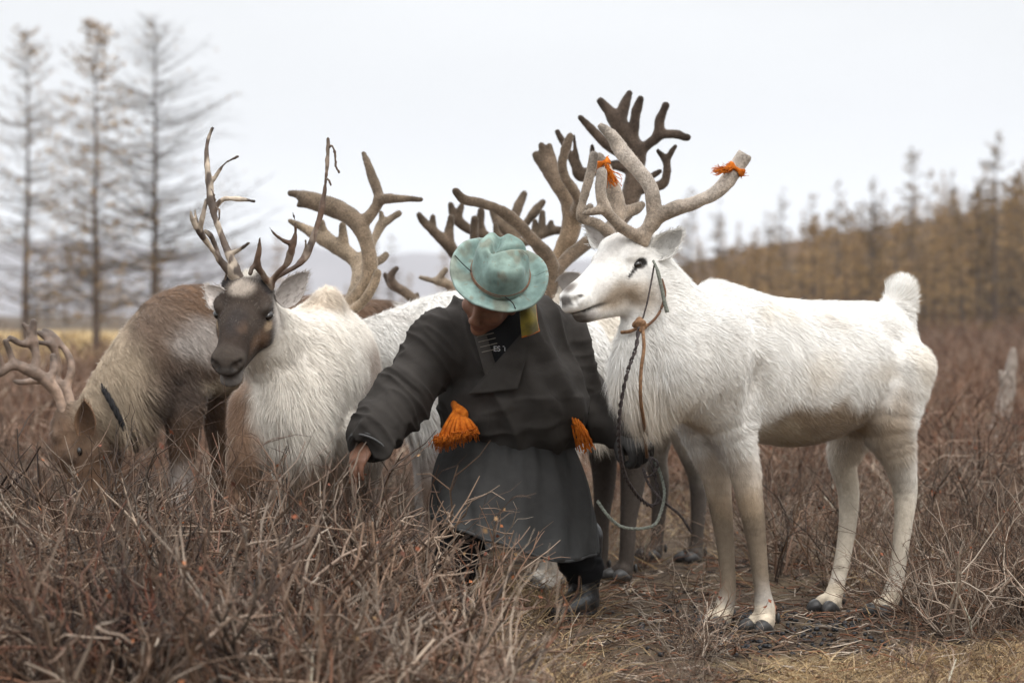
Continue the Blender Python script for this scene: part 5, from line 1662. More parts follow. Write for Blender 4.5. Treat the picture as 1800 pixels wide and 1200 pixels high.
G = G + ((fnoise(G.reshape(-1, 3) * np.array([1.6, 1.6, .8]), 8, 7) - .5) * .03).reshape(NR, NT)[..., None] * np.array([0, 1, .2])
Gc = np.concatenate([G, G[:, :1]], 1)
sheet('coat_skirt', Gc, M_COAT, person, .007, col=lambda V: np.array([.034, .033, .032]) * (.65 + .7 * fnoise(V, 6, 4))[:, None] + np.array([.022, .023, .023]) * smooth01((.42 - V[:, 2]) / .2)[:, None])
v_, p_ = tube_path(Gc[-1, ::5], .0055, 6, 3)
link('hem', raw_mesh('hem', v_, p_, col=np.tile([.06, .06, .06], (len(v_), 1))), M_COAT, person)

# orange sash: band, knot with a fringe of cords, loose end on the other hip
bt_ = np.linspace(0, 2 * np.pi, 90)
band = np.array([[W(897, y, 7.93) + np.array([.182 * math.cos(a) * r, -.130 * math.sin(a) * r, .004 * math.sin(7 * a)]) for a in bt_] for y, r in ((732, .93), (741, .97), (749, .98), (759, .95))])
sash = sheet('sash', band, M_ORANGE, person, .006)
r = np.random.default_rng(5)


def fringe(name, tops, ends, n, rad, parent, wig=.004, sides=5):
    L = np.zeros((n, 7, 3)); R = np.zeros((n, 7))
    for i in range(n):
        u = r.random()
        a_ = catmull(tops, 8); e_ = catmull(ends, 8)
        a = a_[int(u * (len(a_) - 1))] + r.normal(0, .006, 3) * [1, 2, 1]; e = e_[int(u * (len(e_) - 1))] + r.normal(0, .009, 3)
        for k in range(7):
            t = k / 6
            L[i, k] = a * (1 - t) + e * t + np.array([0, -.035 * math.sin(math.pi * t), .012 * math.sin(math.pi * t)]) + r.normal(0, wig * (.3 + t), 3) * [1, 1, .4]
            R[i, k] = rad * (1 - .45 * t) * r.uniform(.8, 1.2)
    v, q = tubes(L, R, sides)
    return link(name, raw_mesh(name, v, [q]), M_ORANGE, parent)


S = Sdf(W(780, 770, 7.6) - [0, .1, 0], W(840, 690, 7.9), .006)
S.loft([[*W(797, 710, 7.78), .010, .013], [*W(804, 720, 7.745), .014, .018], [*W(814, 730, 7.73), .017, .018]], k=.02, n=3)
S.ell(W(808, 724, 7.73), (.020, .018, .015), k=.02)
S.rough(40, .004)
v, q = S.mesh()
knot = link('sash_knot', raw_mesh('sash_knot', v, [q]), M_ORANGE, person)
t_ = catmull([W(798, 720, 7.72), W(808, 728, 7.70), W(822, 734, 7.71)], 20); e_ = catmull([W(766, 778, 7.70), W(790, 774, 7.66), W(818, 766, 7.66), W(843, 760, 7.68)], 13)
NP_ = 40; rows_ = []
for i in range(12):
    t = i / 11; row = []
    for j in range(NP_):
        u = j / (NP_ - 1)
        p = t_[min(int(u * (len(t_) - 1)), len(t_) - 1)] * (1 - t) + e_[min(int(u * (len(e_) - 1)), len(e_) - 1)] * t
        row.append(p + np.array([.002 * math.sin(9 * u), -.018 * math.sin(math.pi * min(t * 1.1, 1)) - .014 * (abs(math.sin(u * 21 + .6 * math.sin(3 * t))) - .5) * (.3 + t), .008 * math.sin(math.pi * t) + .004 * math.sin(17 * u) * t]))
    rows_.append(row)
sheet('sash_fold', rows_, M_ORANGE, knot, .004)
fringe('fringe', [rows_[10][j] for j in range(0, NP_, 6)], [np.array(rows_[11][j]) + [-.003, 0, -.014] for j in range(0, NP_, 6)], 260, .0017, knot, .002)
fringe('sash_end', [W(1000, 722, 7.82), W(1004, 724, 7.82), W(1008, 728, 7.84)], [W(1024, 776, 7.80), W(1030, 788, 7.80), W(1036, 784, 7.82)], 60, .0036, person)

# gloved hand closed on the lead ropes
S = Sdf(W(1070, 840, 7.7) - [0, .12, .05], W(1170, 720, 8.0) + [0, .1, .05], .005)
GW = W(1100, 758, 7.90); GT = W(1138, 802, 7.80)
arm_hand(S, GW, GT, np.array([-.35, .8, -.35]), 1.05, s=1.18)
v, q = S.mesh()
v = v + vnormals(v, q) * .003
link('glove', raw_mesh('glove', v, [q], col=np.tile([.040, .038, .037], (len(v), 1))), M_COAT, person)

# hat
ha = pa; hc = W(879, 485, 7.60)
hx_ = norm(np.array([1.0, .1, .05]) - (np.array([1.0, .1, .05]) @ ha) * ha); hyv = np.cross(ha, hx_)     # hx right, hyv towards the top of the picture
NT = 150
rows = []; cols = []
TEAL = np.array([.135, .205, .188]); TEAL2 = np.array([.23, .31, .28])
def ring(rx, ry, z, t):
    return rx, ry, z, t
prof = [(1.0, -.0), (.985, .004), (.94, .004), (.86, .001), (.78, -.002), (.72, -.003), (.675, .0), (.648, .004), (.632, .014), (.625, .03), (.618, .046), (.61, .062), (.60, .076), (.583, .088), (.555, .096)] + [(x, .100 + .006 * min((.53 - x) / .2, 1)) for x in np.linspace(.53, .004, 26)]
for rr, zz in prof:
    row = []
    for j in range(NT):
        a = 2 * np.pi * j / NT
        ca, sa = math.cos(a), math.sin(a)
        R = .150 if rr > .62 else .150
        x = ca * R * rr * (1.0 if rr > .66 else .95); y = sa * R * rr * (1.02 if rr > .66 else 1.13)
        z = zz
        if rr > .66:
            b = (rr - .66) / .34
            z += b ** 1.6 * (.030 * max(ca * -.8 + sa * .6, 0) ** 1.3 + .014 * max(ca, 0) ** 2 - .014 * max(-sa, 0) + .006 * math.sin(3 * a + 1))
            x += -.010 * b * max(-ca, 0)
        else:
            # creased crown: a dent from the back to the middle, and a fold running off to the right
            hgt = min(max((zz - .012) / .094, 0), 1)
            seg = lambda ax_, ay_, bx_, by_: (lambda t: math.hypot(x - ax_ - (bx_ - ax_) * t, y - ay_ - (by_ - ay_) * t))(min(max(((x - ax_) * (bx_ - ax_) + (y - ay_) * (by_ - ay_)) / ((bx_ - ax_) ** 2 + (by_ - ay_) ** 2), 0), 1))
            d1_ = seg(-.004, .085, -.030, .000); d2_ = seg(-.030, .000, .060, .022)
            d1_ = seg(.002, .090, -.030, .002); d2_ = seg(-.030, .002, .070, .030); d3_ = seg(-.030, .085, -.055, .0); d4_ = seg(-.02, -.028, .06, .0)
            z -= (.034 * math.exp(-(d1_ / .013) ** 2) + .028 * math.exp(-(d2_ / .011) ** 2) + .010 * math.exp(-(seg(.0, .05, .03, .05) / .03) ** 2)) * hgt ** 2
            z += (.010 * math.exp(-(d3_ / .016) ** 2) + .010 * math.exp(-(d4_ / .016) ** 2)) * hgt
            for sx in (-1, 1):
                g = math.exp(-(((x - sx * .078) / .026) ** 2 + ((y + .036) / .040) ** 2)) * hgt
                z -= .026 * g; x -= sx * .014 * g
            x *= 1 + .02 * math.sin(5 * a + z * 40) * hgt
        row.append(hc + hx_ * x + hyv * y + ha * z)
    rows.append(row)
G = np.array(rows)
G = G + ((fnoise(G.reshape(-1, 3), 26, 3) - .5) * .009).reshape(G.shape[:2])[..., None] * ha
Gc = np.concatenate([G, G[:, :1]], 1)


def hatcol(V):
    m = fnoise(V, 14, 2)[:, None]
    c = TEAL * (1 - m) + TEAL2 * m
    stain = smooth01((fnoise(V, 20, 9) - .58) / .12)[:, None]
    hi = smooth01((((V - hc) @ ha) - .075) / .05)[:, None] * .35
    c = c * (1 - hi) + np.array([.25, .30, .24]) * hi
    spk = smooth01((vnoise(V, 120, 4) - .8) / .1)[:, None] * .6
    edge = smooth01((np.linalg.norm(V - hc, axis=1) - .142) / .012)[:, None] * .35
    c = c * (1 - edge) + np.array([.36, .46, .42]) * edge
    c = c * (1 - spk) + np.array([.17, .125, .08]) * spk
    return c * (1 - .5 * stain) + np.array([.17, .145, .10]) * .5 * stain


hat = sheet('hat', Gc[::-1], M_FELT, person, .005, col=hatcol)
for dz, rad in ((.010, .0028), (.017, .0026)):
    pts = [hc + hx_ * math.cos(a) * .150 * .642 * .965 + hyv * math.sin(a) * .150 * .642 * 1.12 + ha * dz for a in np.linspace(0, 2 * np.pi, 41)]
    v_, p_ = tube_path(pts, rad, 6, 3)
    link('hat_band', raw_mesh('hat_band', v_, p_), M_LEATHER, hat)
pts = [hc + hx_ * x + hyv * y + ha * z for x, y, z in ((-.142, .055, .034), (-.115, .025, .022), (-.085, -.012, .018), (-.055, -.045, .022), (-.02, -.09, .018), (.022, -.125, .008), (.034, -.146, -.002))]
v_, p_ = tube_path(pts, .0017, 5, 5)
link('hat_cord', raw_mesh('hat_cord', v_, p_), M_CORD, hat)

# ------------------------------------------------------------------ ropes, halters, rags
M_ROPE1 = mat_plain('dark braided strap', (.055, .042, .040), .8, .2, noise=(140, (.03, .024, .024), (.10, .08, .075)), bump=(240, .8, .004))
M_ROPE2 = mat_plain('tan leather strap', (.20, .105, .05), .7, .25, noise=(110, (.12, .06, .03), (.28, .16, .085)), bump=(200, .5, .003))
M_ROPE3 = mat_plain('grey green cord', (.17, .18, .15), .75, .2, noise=(160, (.09, .095, .08), (.24, .25, .21)), bump=(320, .8, .003))


def rope(name, pts, rad, mat, label=None, cat=None, parent=None, sides=7, twist=0):
    if twist:
        # laid rope: strands winding round the common axis
        p = catmull(np.column_stack([np.asarray(pts, dtype=float), np.broadcast_to(np.asarray(rad, dtype=float), len(pts))]), 14)
        seg = np.linalg.norm(np.diff(p[:, :3], axis=0), axis=1); s_ = np.concatenate([[0], np.cumsum(seg)])
        uu = np.linspace(0, s_[-1], int(s_[-1] / (p[:, 3].mean() * 1.1)) + 8)
        p = np.stack([np.interp(uu, s_, p[:, k]) for k in range(4)], 1)
        t_ = norm(np.gradient(p[:, :3], axis=0)); a_ = norm(np.cross(t_, [.3, 1, .2])); b_ = np.cross(t_, a_)
        ph = uu / (p[:, 3].mean() * 9) * 2 * np.pi
        L = np.stack([p[:, :3] + (a_ * np.cos(ph + k * 2 * np.pi / twist)[:, None] + b_ * np.sin(ph + k * 2 * np.pi / twist)[:, None]) * (p[:, 3] * .55)[:, None] for k in range(twist)])
        v_, q_ = tubes(L, np.repeat(p[None, :, 3] * .58, twist, 0), 6); p_ = [q_]
    else:
        v_, p_ = tube_path(pts, rad, sides, 7)
    o = link(name, raw_mesh(name, v_, p_), mat, parent)
    if label: tag(o, label, cat)
    return o


halter = empty('halter', W(1125, 580, 7.28))
tag(halter, 'knotted leather and cord halter round the white reindeer\'s neck', 'halter')
nk = on_surface(dv, [(1092, 584), (1108, 582), (1124, 575), (1140, 571), (1154, 557), (1163, 540), (1169, 515), (1163, 490)], .014)
rope('neck_strap', nk[:4], .0055, M_ROPE2, parent=halter)
rope('neck_cord', nk[3:], .0042, M_LEATHER, parent=halter)
rope('cheek_cord', [W(1150, 466, 7.30), W(1144, 500, 7.285), W(1138, 530, 7.272), W(1131, 556, 7.262), W(1126, 573, 7.25)], .0028, M_ROPE1, parent=halter)
rope('ear_cord', [W(1148, 458, 7.30), W(1153, 468, 7.29), W(1157, 480, 7.285), W(1163, 505, 7.285), W(1168, 530, 7.285), W(1173, 549, 7.285)], [.004, .004, .006, .006, .006, .007], M_ROPE3, parent=halter)
S = Sdf(W(1126, 572, 7.24) - .05, W(1126, 572, 7.24) + .05, .004)
S.loft([[*W(1116, 571, 7.235), .010, .010], [*W(1126, 566, 7.22), .012, .011], [*W(1133, 573, 7.23), .010, .010]], k=.01, n=3)
S.loft([[*W(1124, 562, 7.23), .009, .009], [*W(1127, 580, 7.22), .010, .009]], k=.008)
S.rough(90, .003)
v, q = S.mesh()
link('knot', raw_mesh('knot', v, [q]), M_ROPE2, halter)

rope('lead_strap', [W(1123, 572, 7.22), W(1118, 610, 7.20), W(1104, 650, 7.20), W(1093, 700, 7.22), W(1088, 745, 7.26), W(1089, 790, 7.34), W(1100, 838, 7.46), W(1120, 870, 7.58), W(1142, 888, 7.68), W(1156, 880, 7.72), W(1154, 850, 7.74), W(1146, 815, 7.75), W(1138, 797, 7.77)],
     .0062, M_ROPE1, 'dark braided lead strap looping from the white reindeer\'s halter to the glove', 'rope', twist=2)
rope('lead_strap', [W(1129, 572, 7.22), W(1132, 610, 7.20), W(1127, 650, 7.20), W(1126, 700, 7.22), W(1132, 745, 7.32), W(1135, 780, 7.55), W(1137, 803, 7.74)],
     .0055, M_ROPE2, 'thin tan leather strap hanging straight from the halter knot to the glove', 'rope')
rope('lead_rope', [W(1050, 880, 7.62), W(1068, 905, 7.60), W(1090, 924, 7.60), W(1120, 929, 7.60), W(1150, 922, 7.62), W(1162, 898, 7.66), W(1168, 865, 7.7), W(1160, 830, 7.74), W(1150, 812, 7.76), W(1138, 802, 7.78)],
     .0050, M_ROPE3, 'pale grey-green cord swinging in a loop from the coat hem up to the glove', 'rope', twist=3)
rope('lead_rope', [W(1136, 800, 7.78), W(1156, 812, 7.74), W(1150, 830, 7.72), W(1138, 838, 7.72), W(1130, 822, 7.74), W(1140, 850, 7.72), W(1165, 880, 7.7), W(1195, 905, 7.7), W(1215, 935, 7.72)],
     .0042, M_ROPE1, 'short dark cord end dangling in a curl below the glove', 'rope', twist=3)


def rag(name, ctr, axis, rad, tail, label, n=120, seed=1):
    """torn cloth wound round an antler with frayed ends"""
    rr = np.random.default_rng(seed)
    ax = norm(axis); s_ = norm(np.cross(ax, [0.2, -1, 0.3])); u_ = np.cross(ax, s_)
    NA = 40
    rows = [[ctr + ax * (z + .004 * math.sin(3 * a + k)) + (s_ * math.cos(a) + u_ * math.sin(a)) * (rad * (1.0 + .10 * math.sin(4 * a + k * 2) ** 2) + (.002 if k in (1, 2) else 0)) for a in np.linspace(0, 2 * np.pi, NA)] for k, z in enumerate((-.009, -.004, .003, .009))]
    o = sheet(name, rows, M_ORANGE, None, .004)
    L = np.zeros((n, 5, 3)); R = np.zeros((n, 5))
    for i in range(n):
        k = rr.integers(0, len(tail)); a = rr.uniform(0, 2 * np.pi)
        p0 = ctr + (s_ * math.cos(a) + u_ * math.sin(a)) * rad * 1.1 if i % 4 == 0 else tail[0]
        e = p0 + rr.normal(0, .010, 3) if i % 4 == 0 else tail[1] + rr.normal(0, .009, 3)
        for j in range(5):
            t = j / 4
            L[i, j] = p0 * (1 - t) + e * t + rr.normal(0, .0035, 3)
            R[i, j] = (.0016 if i % 4 else .0012) * (1 - .5 * t)
    v, q = tubes(L, R, 4)
    link('frayed_end', raw_mesh('frayed_end', v, [q]), M_ORANGE, o)
    return tag(o, label, 'rag', 'orange rags tied to the white reindeer')


rag('rag', W(1293, 298, 7.28), W(1308, 274, 7.28) - W(1280, 320, 7.28), .0245, (W(1285, 296, 7.25), W(1260, 299, 7.24)), 'orange rag knotted round the sawn end of the white reindeer\'s near antler', 80, 1)
rag('rag', W(1058, 288, 7.56), W(1054, 280, 7.56) - W(1068, 306, 7.56), .0225, (W(1066, 292, 7.52), W(1079, 322, 7.51)), 'frayed orange rag hanging on the white reindeer\'s far antler', 70, 2)

# halter of the grazing reindeer
ct_ = norm(W(205, 705, 9.0) - W(255, 655, 9.02)); cs2 = norm(np.cross(ct_, [0, 0, 1])); cv2 = np.cross(cs2, ct_); cc_ = W(206, 728, 9.0)
bh = rope('halter', [cc_ + cs2 * math.cos(a) * .125 + cv2 * math.sin(a) * .142 - ct_ * (.045 * math.sin(a)) for a in np.linspace(-1.2, 5.2, 40)], .0115, M_CORD, 'thick black rope halter on the neck of the grazing reindeer', 'halter', twist=3)
# ------------------------------------------------------------------ dwarf birch thicket, grass, litter
M_TWIG = mat_attr('birch twigs', .7, spec=.25)
M_LEAF = mat_attr('dry leaves', .7, spec=.2)
M_GRASS = mat_attr('dry grass', .8, spec=.2)
TW = np.array([[.080, .047, .031], [.122, .072, .045], [.165, .112, .078], [.028, .018, .013], [.30, .245, .195], [.17, .070, .036]])


def shrub(seed, h=.6, stems=7, spread=.55, leaves=.25, fine=2):
    """polylines of one dwarf birch, base at origin; returns lines, radii, colours, leaf points"""
    r = np.random.default_rng(seed)
    L, R, C, LP = [], [], [], []
    def grow(p, d, ln, rad, lev, col):
        pts = [p]; q = p; dd = d
        for k in range(3):
            dd = norm(dd + r.normal(0, .30, 3) + np.array([0, 0, .08]))
            q = q + dd * ln / 3
            pts.append(q)
        L.append(pts); R.append([rad, rad * .8, rad * .62, rad * .42]); C.append(col * r.uniform(.75, 1.3))
        if lev < fine:
            for b in range(r.integers(3, 6) if lev == 0 else r.integers(1, 4)):
                t = r.uniform(.25, 1.0) * 3
                i = min(int(t), 2); f = t - i
                pp = pts[i] * (1 - f) + pts[i + 1] * f
                nd = norm(dd * .8 + r.normal(0, .62, 3) + np.array([0, 0, .12]))
                grow(pp, nd, ln * r.uniform(.35, .65), max(rad * .58, .0011), lev + 1, col * .65 + TW[r.integers(0, 6)] * .35)
        if lev >= 1 and r.random() < leaves:
            for _ in range(r.integers(1, 3)):
                LP.append(pts[r.integers(1, 4)] + r.normal(0, .004, 3))
    for s in range(stems):
        a = r.uniform(0, 2 * np.pi)
        d = norm(np.array([math.cos(a) * spread, math.sin(a) * spread, 1.0]) + r.normal(0, .15, 3))
        grow(np.array([math.cos(a) * .04, math.sin(a) * .04, -.02]), d, h * r.uniform(.55, .9), r.uniform(.003, .0062), 0, TW[r.integers(0, 5)])
    return np.array(L), np.array(R), np.array(C), np.array(LP) if LP else np.zeros((0, 3))


shr = [shrub(200 + i, .62, 6, [.6, 1.0, 1.5, .8][i % 4], .045) for i in range(10)]
shr += [shrub(300 + i, .62, 6, [.6, 1.0, 1.4, .8][i % 4], .04, fine=1) for i in range(6)]


_obs = []


def shr_obs():
    """shrub models with their few leaves, for strewing"""
    if not _obs:
        rr = np.random.default_rng(55)
        for i in range(20):
            L, R, C, P = shr[i % 10]
            v, q = tubes(L, R * (1.0 if i < 10 else 1.35), 3)
            c = np.repeat(np.clip(C * (rr.uniform(.8, 1.1) if i < 10 else rr.uniform(1.15, 1.6)), .01, .5), 12, 0)
            n = len(P)
            if n:
                s = rr.uniform(.005, .010, n)[:, None]
                a = norm(rr.normal(0, 1, (n, 3))); b = norm(np.cross(a, rr.normal(0, 1, (n, 3))))
                q = np.concatenate([q, len(v) + np.arange(4 * n).reshape(n, 4)])
                v = np.vstack([v, np.stack([P - a * s, P - b * s * .7, P + a * s, P + b * s * .7], 1).reshape(-1, 3)])
                c = np.vstack([c, np.repeat(np.array([[.26, .085, .04]]) * rr.uniform(.6, 1.3, (n, 1)), 4, 0)])
            me = raw_mesh('shrub_model', v, [q], col=c); me.materials.append(M_TWIG)
            _obs.append(bpy.data.objects.new('shrub_model', me))
    return _obs


class Thicket:
    def __init__(self):
        self.L, self.R, self.C, self.P = [], [], [], []

    inst = False

    def add(self, x, y, s, rz, k, tone=1.0, z=None, rs=1.0, lean=(0, 0)):
        if self.inst:
            self.L.append((x, y, float(ground_z(np.array([x]), np.array([y]))[0]), rz, s, int(k) + (10 if tone > 1.15 else 0)))
            return
        L, R, C, P = shr[k]
        ca, sa = math.cos(rz), math.sin(rz)
        M = np.array([[ca, -sa, 0], [sa, ca, 0], [0, 0, 1]]).T * s
        zz = float(ground_z(np.array([x]), np.array([y]))[0]) if z is None else z
        o = np.array([x, y, zz])
        l = L @ M; l[..., 0] += l[..., 2] * lean[0]; l[..., 1] += l[..., 2] * lean[1]
        self.L.append(l + o); self.R.append(R * s ** .5 * rs * (0.85 + 1.0 * abs(math.sin(x * 37 + y * 91)) ** 2)); self.C.append(C * tone)
        if len(P):
            p = P @ M; p[:, 0] += p[:, 2] * lean[0]; p[:, 1] += p[:, 2] * lean[1]
            self.P.append(p + o)

    def build_instanced(self, name, label, spots, seed):
        o = scatter(name, shr_obs(), [p[:3] for p in spots], [p[3] for p in spots], [p[4] for p in spots], [p[5] for p in spots])
        return tag(o, label, 'shrubs', kind='stuff')

    def build(self, name, label, cat='shrubs', kind='stuff', seed=0, leaf=True):
        if self.inst: return self.build_instanced(name, label, self.L, seed)
        L = np.concatenate(self.L); R = np.concatenate(self.R); C = np.concatenate(self.C)
        v, q = tubes(L, R, 3)
        o = link(name, raw_mesh(name, v, [q], col=np.repeat(np.clip(C, .01, .5), 12, 0), smooth=True), M_TWIG)
        tag(o, label, cat, kind=kind)
        if leaf and self.P:
            P = np.concatenate(self.P); n = len(P); r = np.random.default_rng(seed)
            s = r.uniform(.005, .010, n)[:, None]
            a = norm(r.normal(0, 1, (n, 3))); b = norm(np.cross(a, r.normal(0, 1, (n, 3)))); c = np.cross(a, b)
            V = np.stack([P - a * s, P - b * s * .7 + c * s * .25, P + a * s, P + b * s * .7 + c * s * .25], 1).reshape(-1, 3)
            pal = np.array([[.24, .075, .035], [.30, .11, .045], [.15, .055, .035], [.28, .17, .085]])
            cc = np.repeat(pal[r.integers(0, 4, n)] * r.uniform(.6, 1.2, (n, 1)), 4, 0)
            lf = link('leaves', raw_mesh('leaves', V, [np.arange(4 * n).reshape(n, 4)], col=cc), M_LEAF, o)
            lf['kind'] = 'stuff'
        return o


r = np.random.default_rng(91)


def px_of(x, y): return x / y * FPX + CX


# near thicket on the left, in front of the grazing and dark-faced reindeer
T = Thicket()
n = 0
while n < 250:
    y = r.uniform(5.2, 8.3); px = r.uniform(-160, 830)
    x = (px - CX) / FPX * y
    # crest of the thicket falls towards the herder and towards the camera
    top = np.interp(px, [-160, 0, 120, 330, 420, 600, 700, 760, 830], [705, 715, 735, 775, 800, 770, 820, 915, 1015])
    hmax = CAMZ - (top - HY) / FPX * y
    if y < 6.3: hmax = min(hmax, .56)
    if px > 660 and y > 7.3: continue
    s = np.clip(hmax / .62, .18, 1.1) * r.uniform(.72, 1.0)
    tint = [(1.25, .88, .80), (.62, .58, .57), (1.0, 1.0, 1.0), (1.35, 1.3, 1.25), (.95, .80, .74)][int(vnoise(np.array([[x, y, 0.]]), 1.7, 3)[0] * 4.99 + r.normal(0, .5)) % 5]
    T.add(x, y, s, r.uniform(0, 6.28), r.integers(0, 10), r.uniform(.8, 1.2) * np.array(tint), rs=r.choice([.8, 1.0, 1.0, 1.35]), lean=(r.normal(0, .12), r.normal(0, .12)))
    n += 1
T.build('birch_thicket', 'dense leafless dwarf birch thicket with rusty leaves across the left foreground', seed=1)

# thicket standing round the grazing reindeer, further back
T = Thicket(); T.inst = True
for i in range(170):
    y = r.uniform(8.3, 12.5); px = r.uniform(-200, 800)
    if px > 430 and y < 9.6: continue
    x = (px - CX) / FPX * y
    s = r.uniform(.55, .85)
    if 180 < px < 430: s *= .75
    T.add(x, y, s, r.uniform(0, 6.28), r.integers(0, 10), r.uniform(.8, 1.15))
T.build('birch_thicket', 'brown leafless thicket round the legs of the grazing reindeer on the left', seed=2)

# low scrub behind and beside the white reindeer
T = Thicket(); T.inst = True
for i in range(330):
    y = r.uniform(8.6, 15); px = r.uniform(1020, 2000)
    if y < 9.4 and px < 1340: continue
    x = (px - CX) / FPX * y
    s = r.uniform(.5, .85) * (1 if px > 1330 else .6)
    T.add(x, y, s, r.uniform(0, 6.28), r.integers(0, 10), r.uniform(.9, 1.6))
for i in range(70):
    y = r.uniform(7.4, 8.8); px = r.uniform(1600, 1950)
    x = (px - CX) / FPX * y
    T.add(x, y, r.uniform(.45, .8), r.uniform(0, 6.28), r.integers(0, 10), r.uniform(.9, 1.3))
T.build('birch_scrub', 'tangled grey dwarf birch scrub behind the legs of the white reindeer', seed=3)

# out-of-focus twigs along the bottom edge
T = Thicket(); T.inst = True
for i in range(46):
    y = r.uniform(4.9, 6.2); px = r.uniform(760, 1900)
    x = (px - CX) / FPX * y
    T.add(x, y, r.uniform(.18, .36), r.uniform(0, 6.28), r.integers(0, 10), r.uniform(.9, 1.3))
for i in range(30):
    y = r.uniform(6.2, 7.5); px = r.choice([r.uniform(760, 1000), r.uniform(1180, 1260), r.uniform(1600, 1900)])
    x = (px - CX) / FPX * y
    T.add(x, y, r.uniform(.2, .4), r.uniform(0, 6.28), r.integers(0, 10), r.uniform(.9, 1.3))
T.build('birch_twigs', 'sparse blurred dwarf birch twigs along the bottom right foreground', seed=4)

# rolling carpet of the same scrub out to the meadow
fobs = []
for i in range(8):
    L, R, C, P = shr[i]
    v, q = tubes(L, R * 1.5, 3)
    me = raw_mesh('far_scrub', v, [q], col=np.repeat(np.clip(C * [1.12, 1.0, .95] * r.uniform(.85, 1.35), .01, .5), 12, 0))
    me.materials.append(M_TWIG); fobs.append(bpy.data.objects.new('far_scrub', me))
FP, FS = [], []
while len(FP) < 1500:
    y = 12 * (75 / 12) ** r.random(); px = r.uniform(-250, 2050)
    x = (px - CX) / FPX * y
    if px < 900 and y > 40: continue
    FP.append((x, y, float(ground_z(np.array([x]), np.array([y]))[0]))); FS.append(r.uniform(.7, 1.15) * (1 + .02 * (y - 12)))
hs_ = scatter('heath_scrub', fobs, FP, r.uniform(0, 6.28, len(FP)), FS, r.integers(0, 8, len(FP)))
tag(hs_, 'reddish brown scrub carpeting the heath out to the trees', 'shrubs', kind='stuff')

# two shrubs one can pick out: by the coat hem and the pale stems in the middle
for px, y, s, k, lab in ((815, 7.2, .80, 3, 'twiggy dwarf birch with orange leaves in front of the coat skirt'),
                         (1205, 7.35, .52, 5, 'pale-stemmed dwarf birch between the herder and the white reindeer\'s front legs')):
    T = Thicket()
    if k == 3: shr[3] = shrub(203, .62, 9, .75, .35)
    T.add((px - CX) / FPX * y, y, s, 1.0 + k, k, 1.6 if k == 5 else 1.1)
    T.build('birch_shrub', lab, 'shrub', None, seed=10 + k)

# dry grass and litter
def grass(name, n, area, hmin, hmax, label, pal, seed, w=.0022, lay=.6, dens=None):
    r = np.random.default_rng(seed)
    x0, x1, y0, y1 = area
    px = r.uniform(x0, x1, n); y = r.uniform(y0, y1, n)
    x = (px - CX) / FPX * y
    if dens is not None:
        k = r.random(n) < dens(x, y); x, y = x[k], y[k]; n = len(x)
    p = np.stack([x, y, ground_z(x, y) - .005], 1)
    a = r.uniform(0, 2 * np.pi, n)
    cl = (vnoise(p, 4.0, 5) - .5) * 5
    d = norm(np.stack([np.cos(a + cl) * lay, np.sin(a + cl) * lay, r.uniform(.35, 1, n)], 1))
    L = r.uniform(hmin, hmax, n)
    sd = norm(np.cross(d, r.normal(0, 1, (n, 3))))
    bend = np.stack([np.cos(a) * L * .35, np.sin(a) * L * .35, -L * .3], 1)
    v, ps = strips(p, d, L, sd, np.full(n, w) * r.uniform(.7, 1.4, n), bend)
    c = np.repeat(np.asarray(pal)[r.integers(0, len(pal), n)] * r.uniform(.65, 1.25, (n, 1)), 5, 0)
    o = link(name, raw_mesh(name, v, ps, col=c), M_GRASS)
    return tag(o, label, 'grass', kind='stuff')


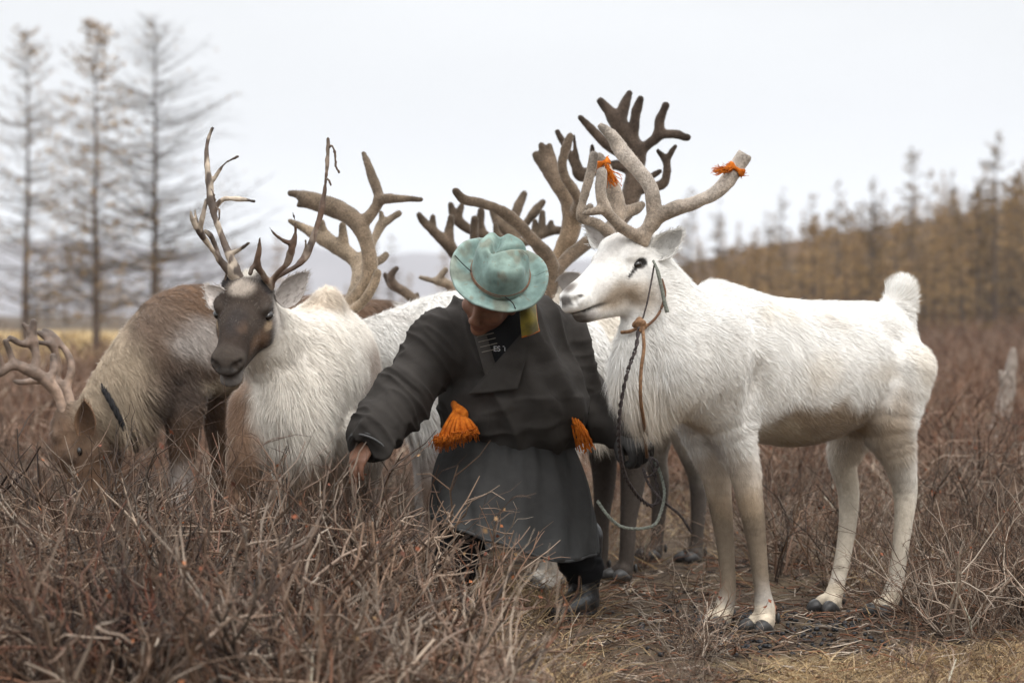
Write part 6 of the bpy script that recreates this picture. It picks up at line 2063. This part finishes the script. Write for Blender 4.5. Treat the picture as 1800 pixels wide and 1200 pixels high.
STRAW = [[.33, .225, .115], [.26, .175, .09], [.42, .31, .18], [.17, .11, .065]]
grass('dry_grass', 26000, (1050, 2000, 5.2, 7.9), .04, .14, 'straw-coloured dry grass in the right foreground', STRAW, 1,
      dens=lambda x, y: np.clip(smooth01((fnoise(np.stack([x, y, x * 0], 1), 2.2, 8) - .36) / .2) * smooth01((6.55 + x * .55 - y) / .35), .02, 1))
grass('dry_grass', 20000, (-100, 1050, 5.0, 8.5), .08, .30, 'yellowed grass under the birch thicket on the left', STRAW, 2, dens=lambda x, y: np.clip((fnoise(np.stack([x, y, x * 0], 1), 1.6, 4) - .3) * 2, .08, 1))
grass('dry_grass', 14000, (900, 2050, 8.5, 26), .08, .3, 'dry tan grass among the scrub behind the reindeer', STRAW, 3, w=.004, dens=lambda x, y: np.where((y < 10.5) & (x < 1.15), .08, .7))
grass('meadow_grass', 9000, (-200, 900, 36, 110), .2, .45, 'golden dry meadow below the bare larches', [[.50, .37, .19], [.42, .30, .15], [.56, .43, .24]], 4, w=.09)
# twigs, bark and droppings on the trodden earth
n = 4200
r = np.random.default_rng(12)
px = r.uniform(700, 1800, n); y = r.uniform(6.4, 9.8, n); x = (px - CX) / FPX * y
p = np.stack([x, y, ground_z(x, y) + .006], 1)
a = r.uniform(0, 6.28, n); ln = r.uniform(.02, .14, n)
d = np.stack([np.cos(a), np.sin(a), r.normal(.08, .15, n)], 1)
L = np.stack([p + d * (ln * t)[:, None] + r.normal(0, .004, (n, 3)) * (t > 0) for t in (0, .35, .7, 1)], 1)
v, q = tubes(L, np.repeat(r.uniform(.001, .0035, n)[:, None], 4, 1) * np.array([1, .9, .8, .5]), 3)
lit = link('ground_litter', raw_mesh('ground_litter', v, [q], col=np.repeat(TW[r.integers(0, 6, n)] * r.uniform(.5, 1.6, (n, 1)), 12, 0)), M_TWIG)
tag(lit, 'fallen twigs and litter on the trodden dark earth', 'litter', kind='stuff')
v0, q0 = sphere(6, 4); q0 = q0[0]
n = 500
cx_ = r.normal(0, 1, (n, 2)) * np.array([.28, .28]) + np.array([.78, 7.55])
z_ = ground_z(cx_[:, 0], cx_[:, 1]) + .005
s = r.uniform(.005, .011, n)
v = (v0[None] * s[:, None, None] * np.array([1, 1, .8]) + np.column_stack([cx_, z_])[:, None, :]).reshape(-1, 3)
q = (q0[None] + (np.arange(n) * len(v0))[:, None, None]).reshape(-1, 4)
dr = link('droppings', raw_mesh('droppings', v, [q]), mat_plain('droppings', (.012, .012, .014), .5, .35))
tag(dr, 'small black droppings scattered on the earth under the white reindeer', 'droppings', kind='stuff')
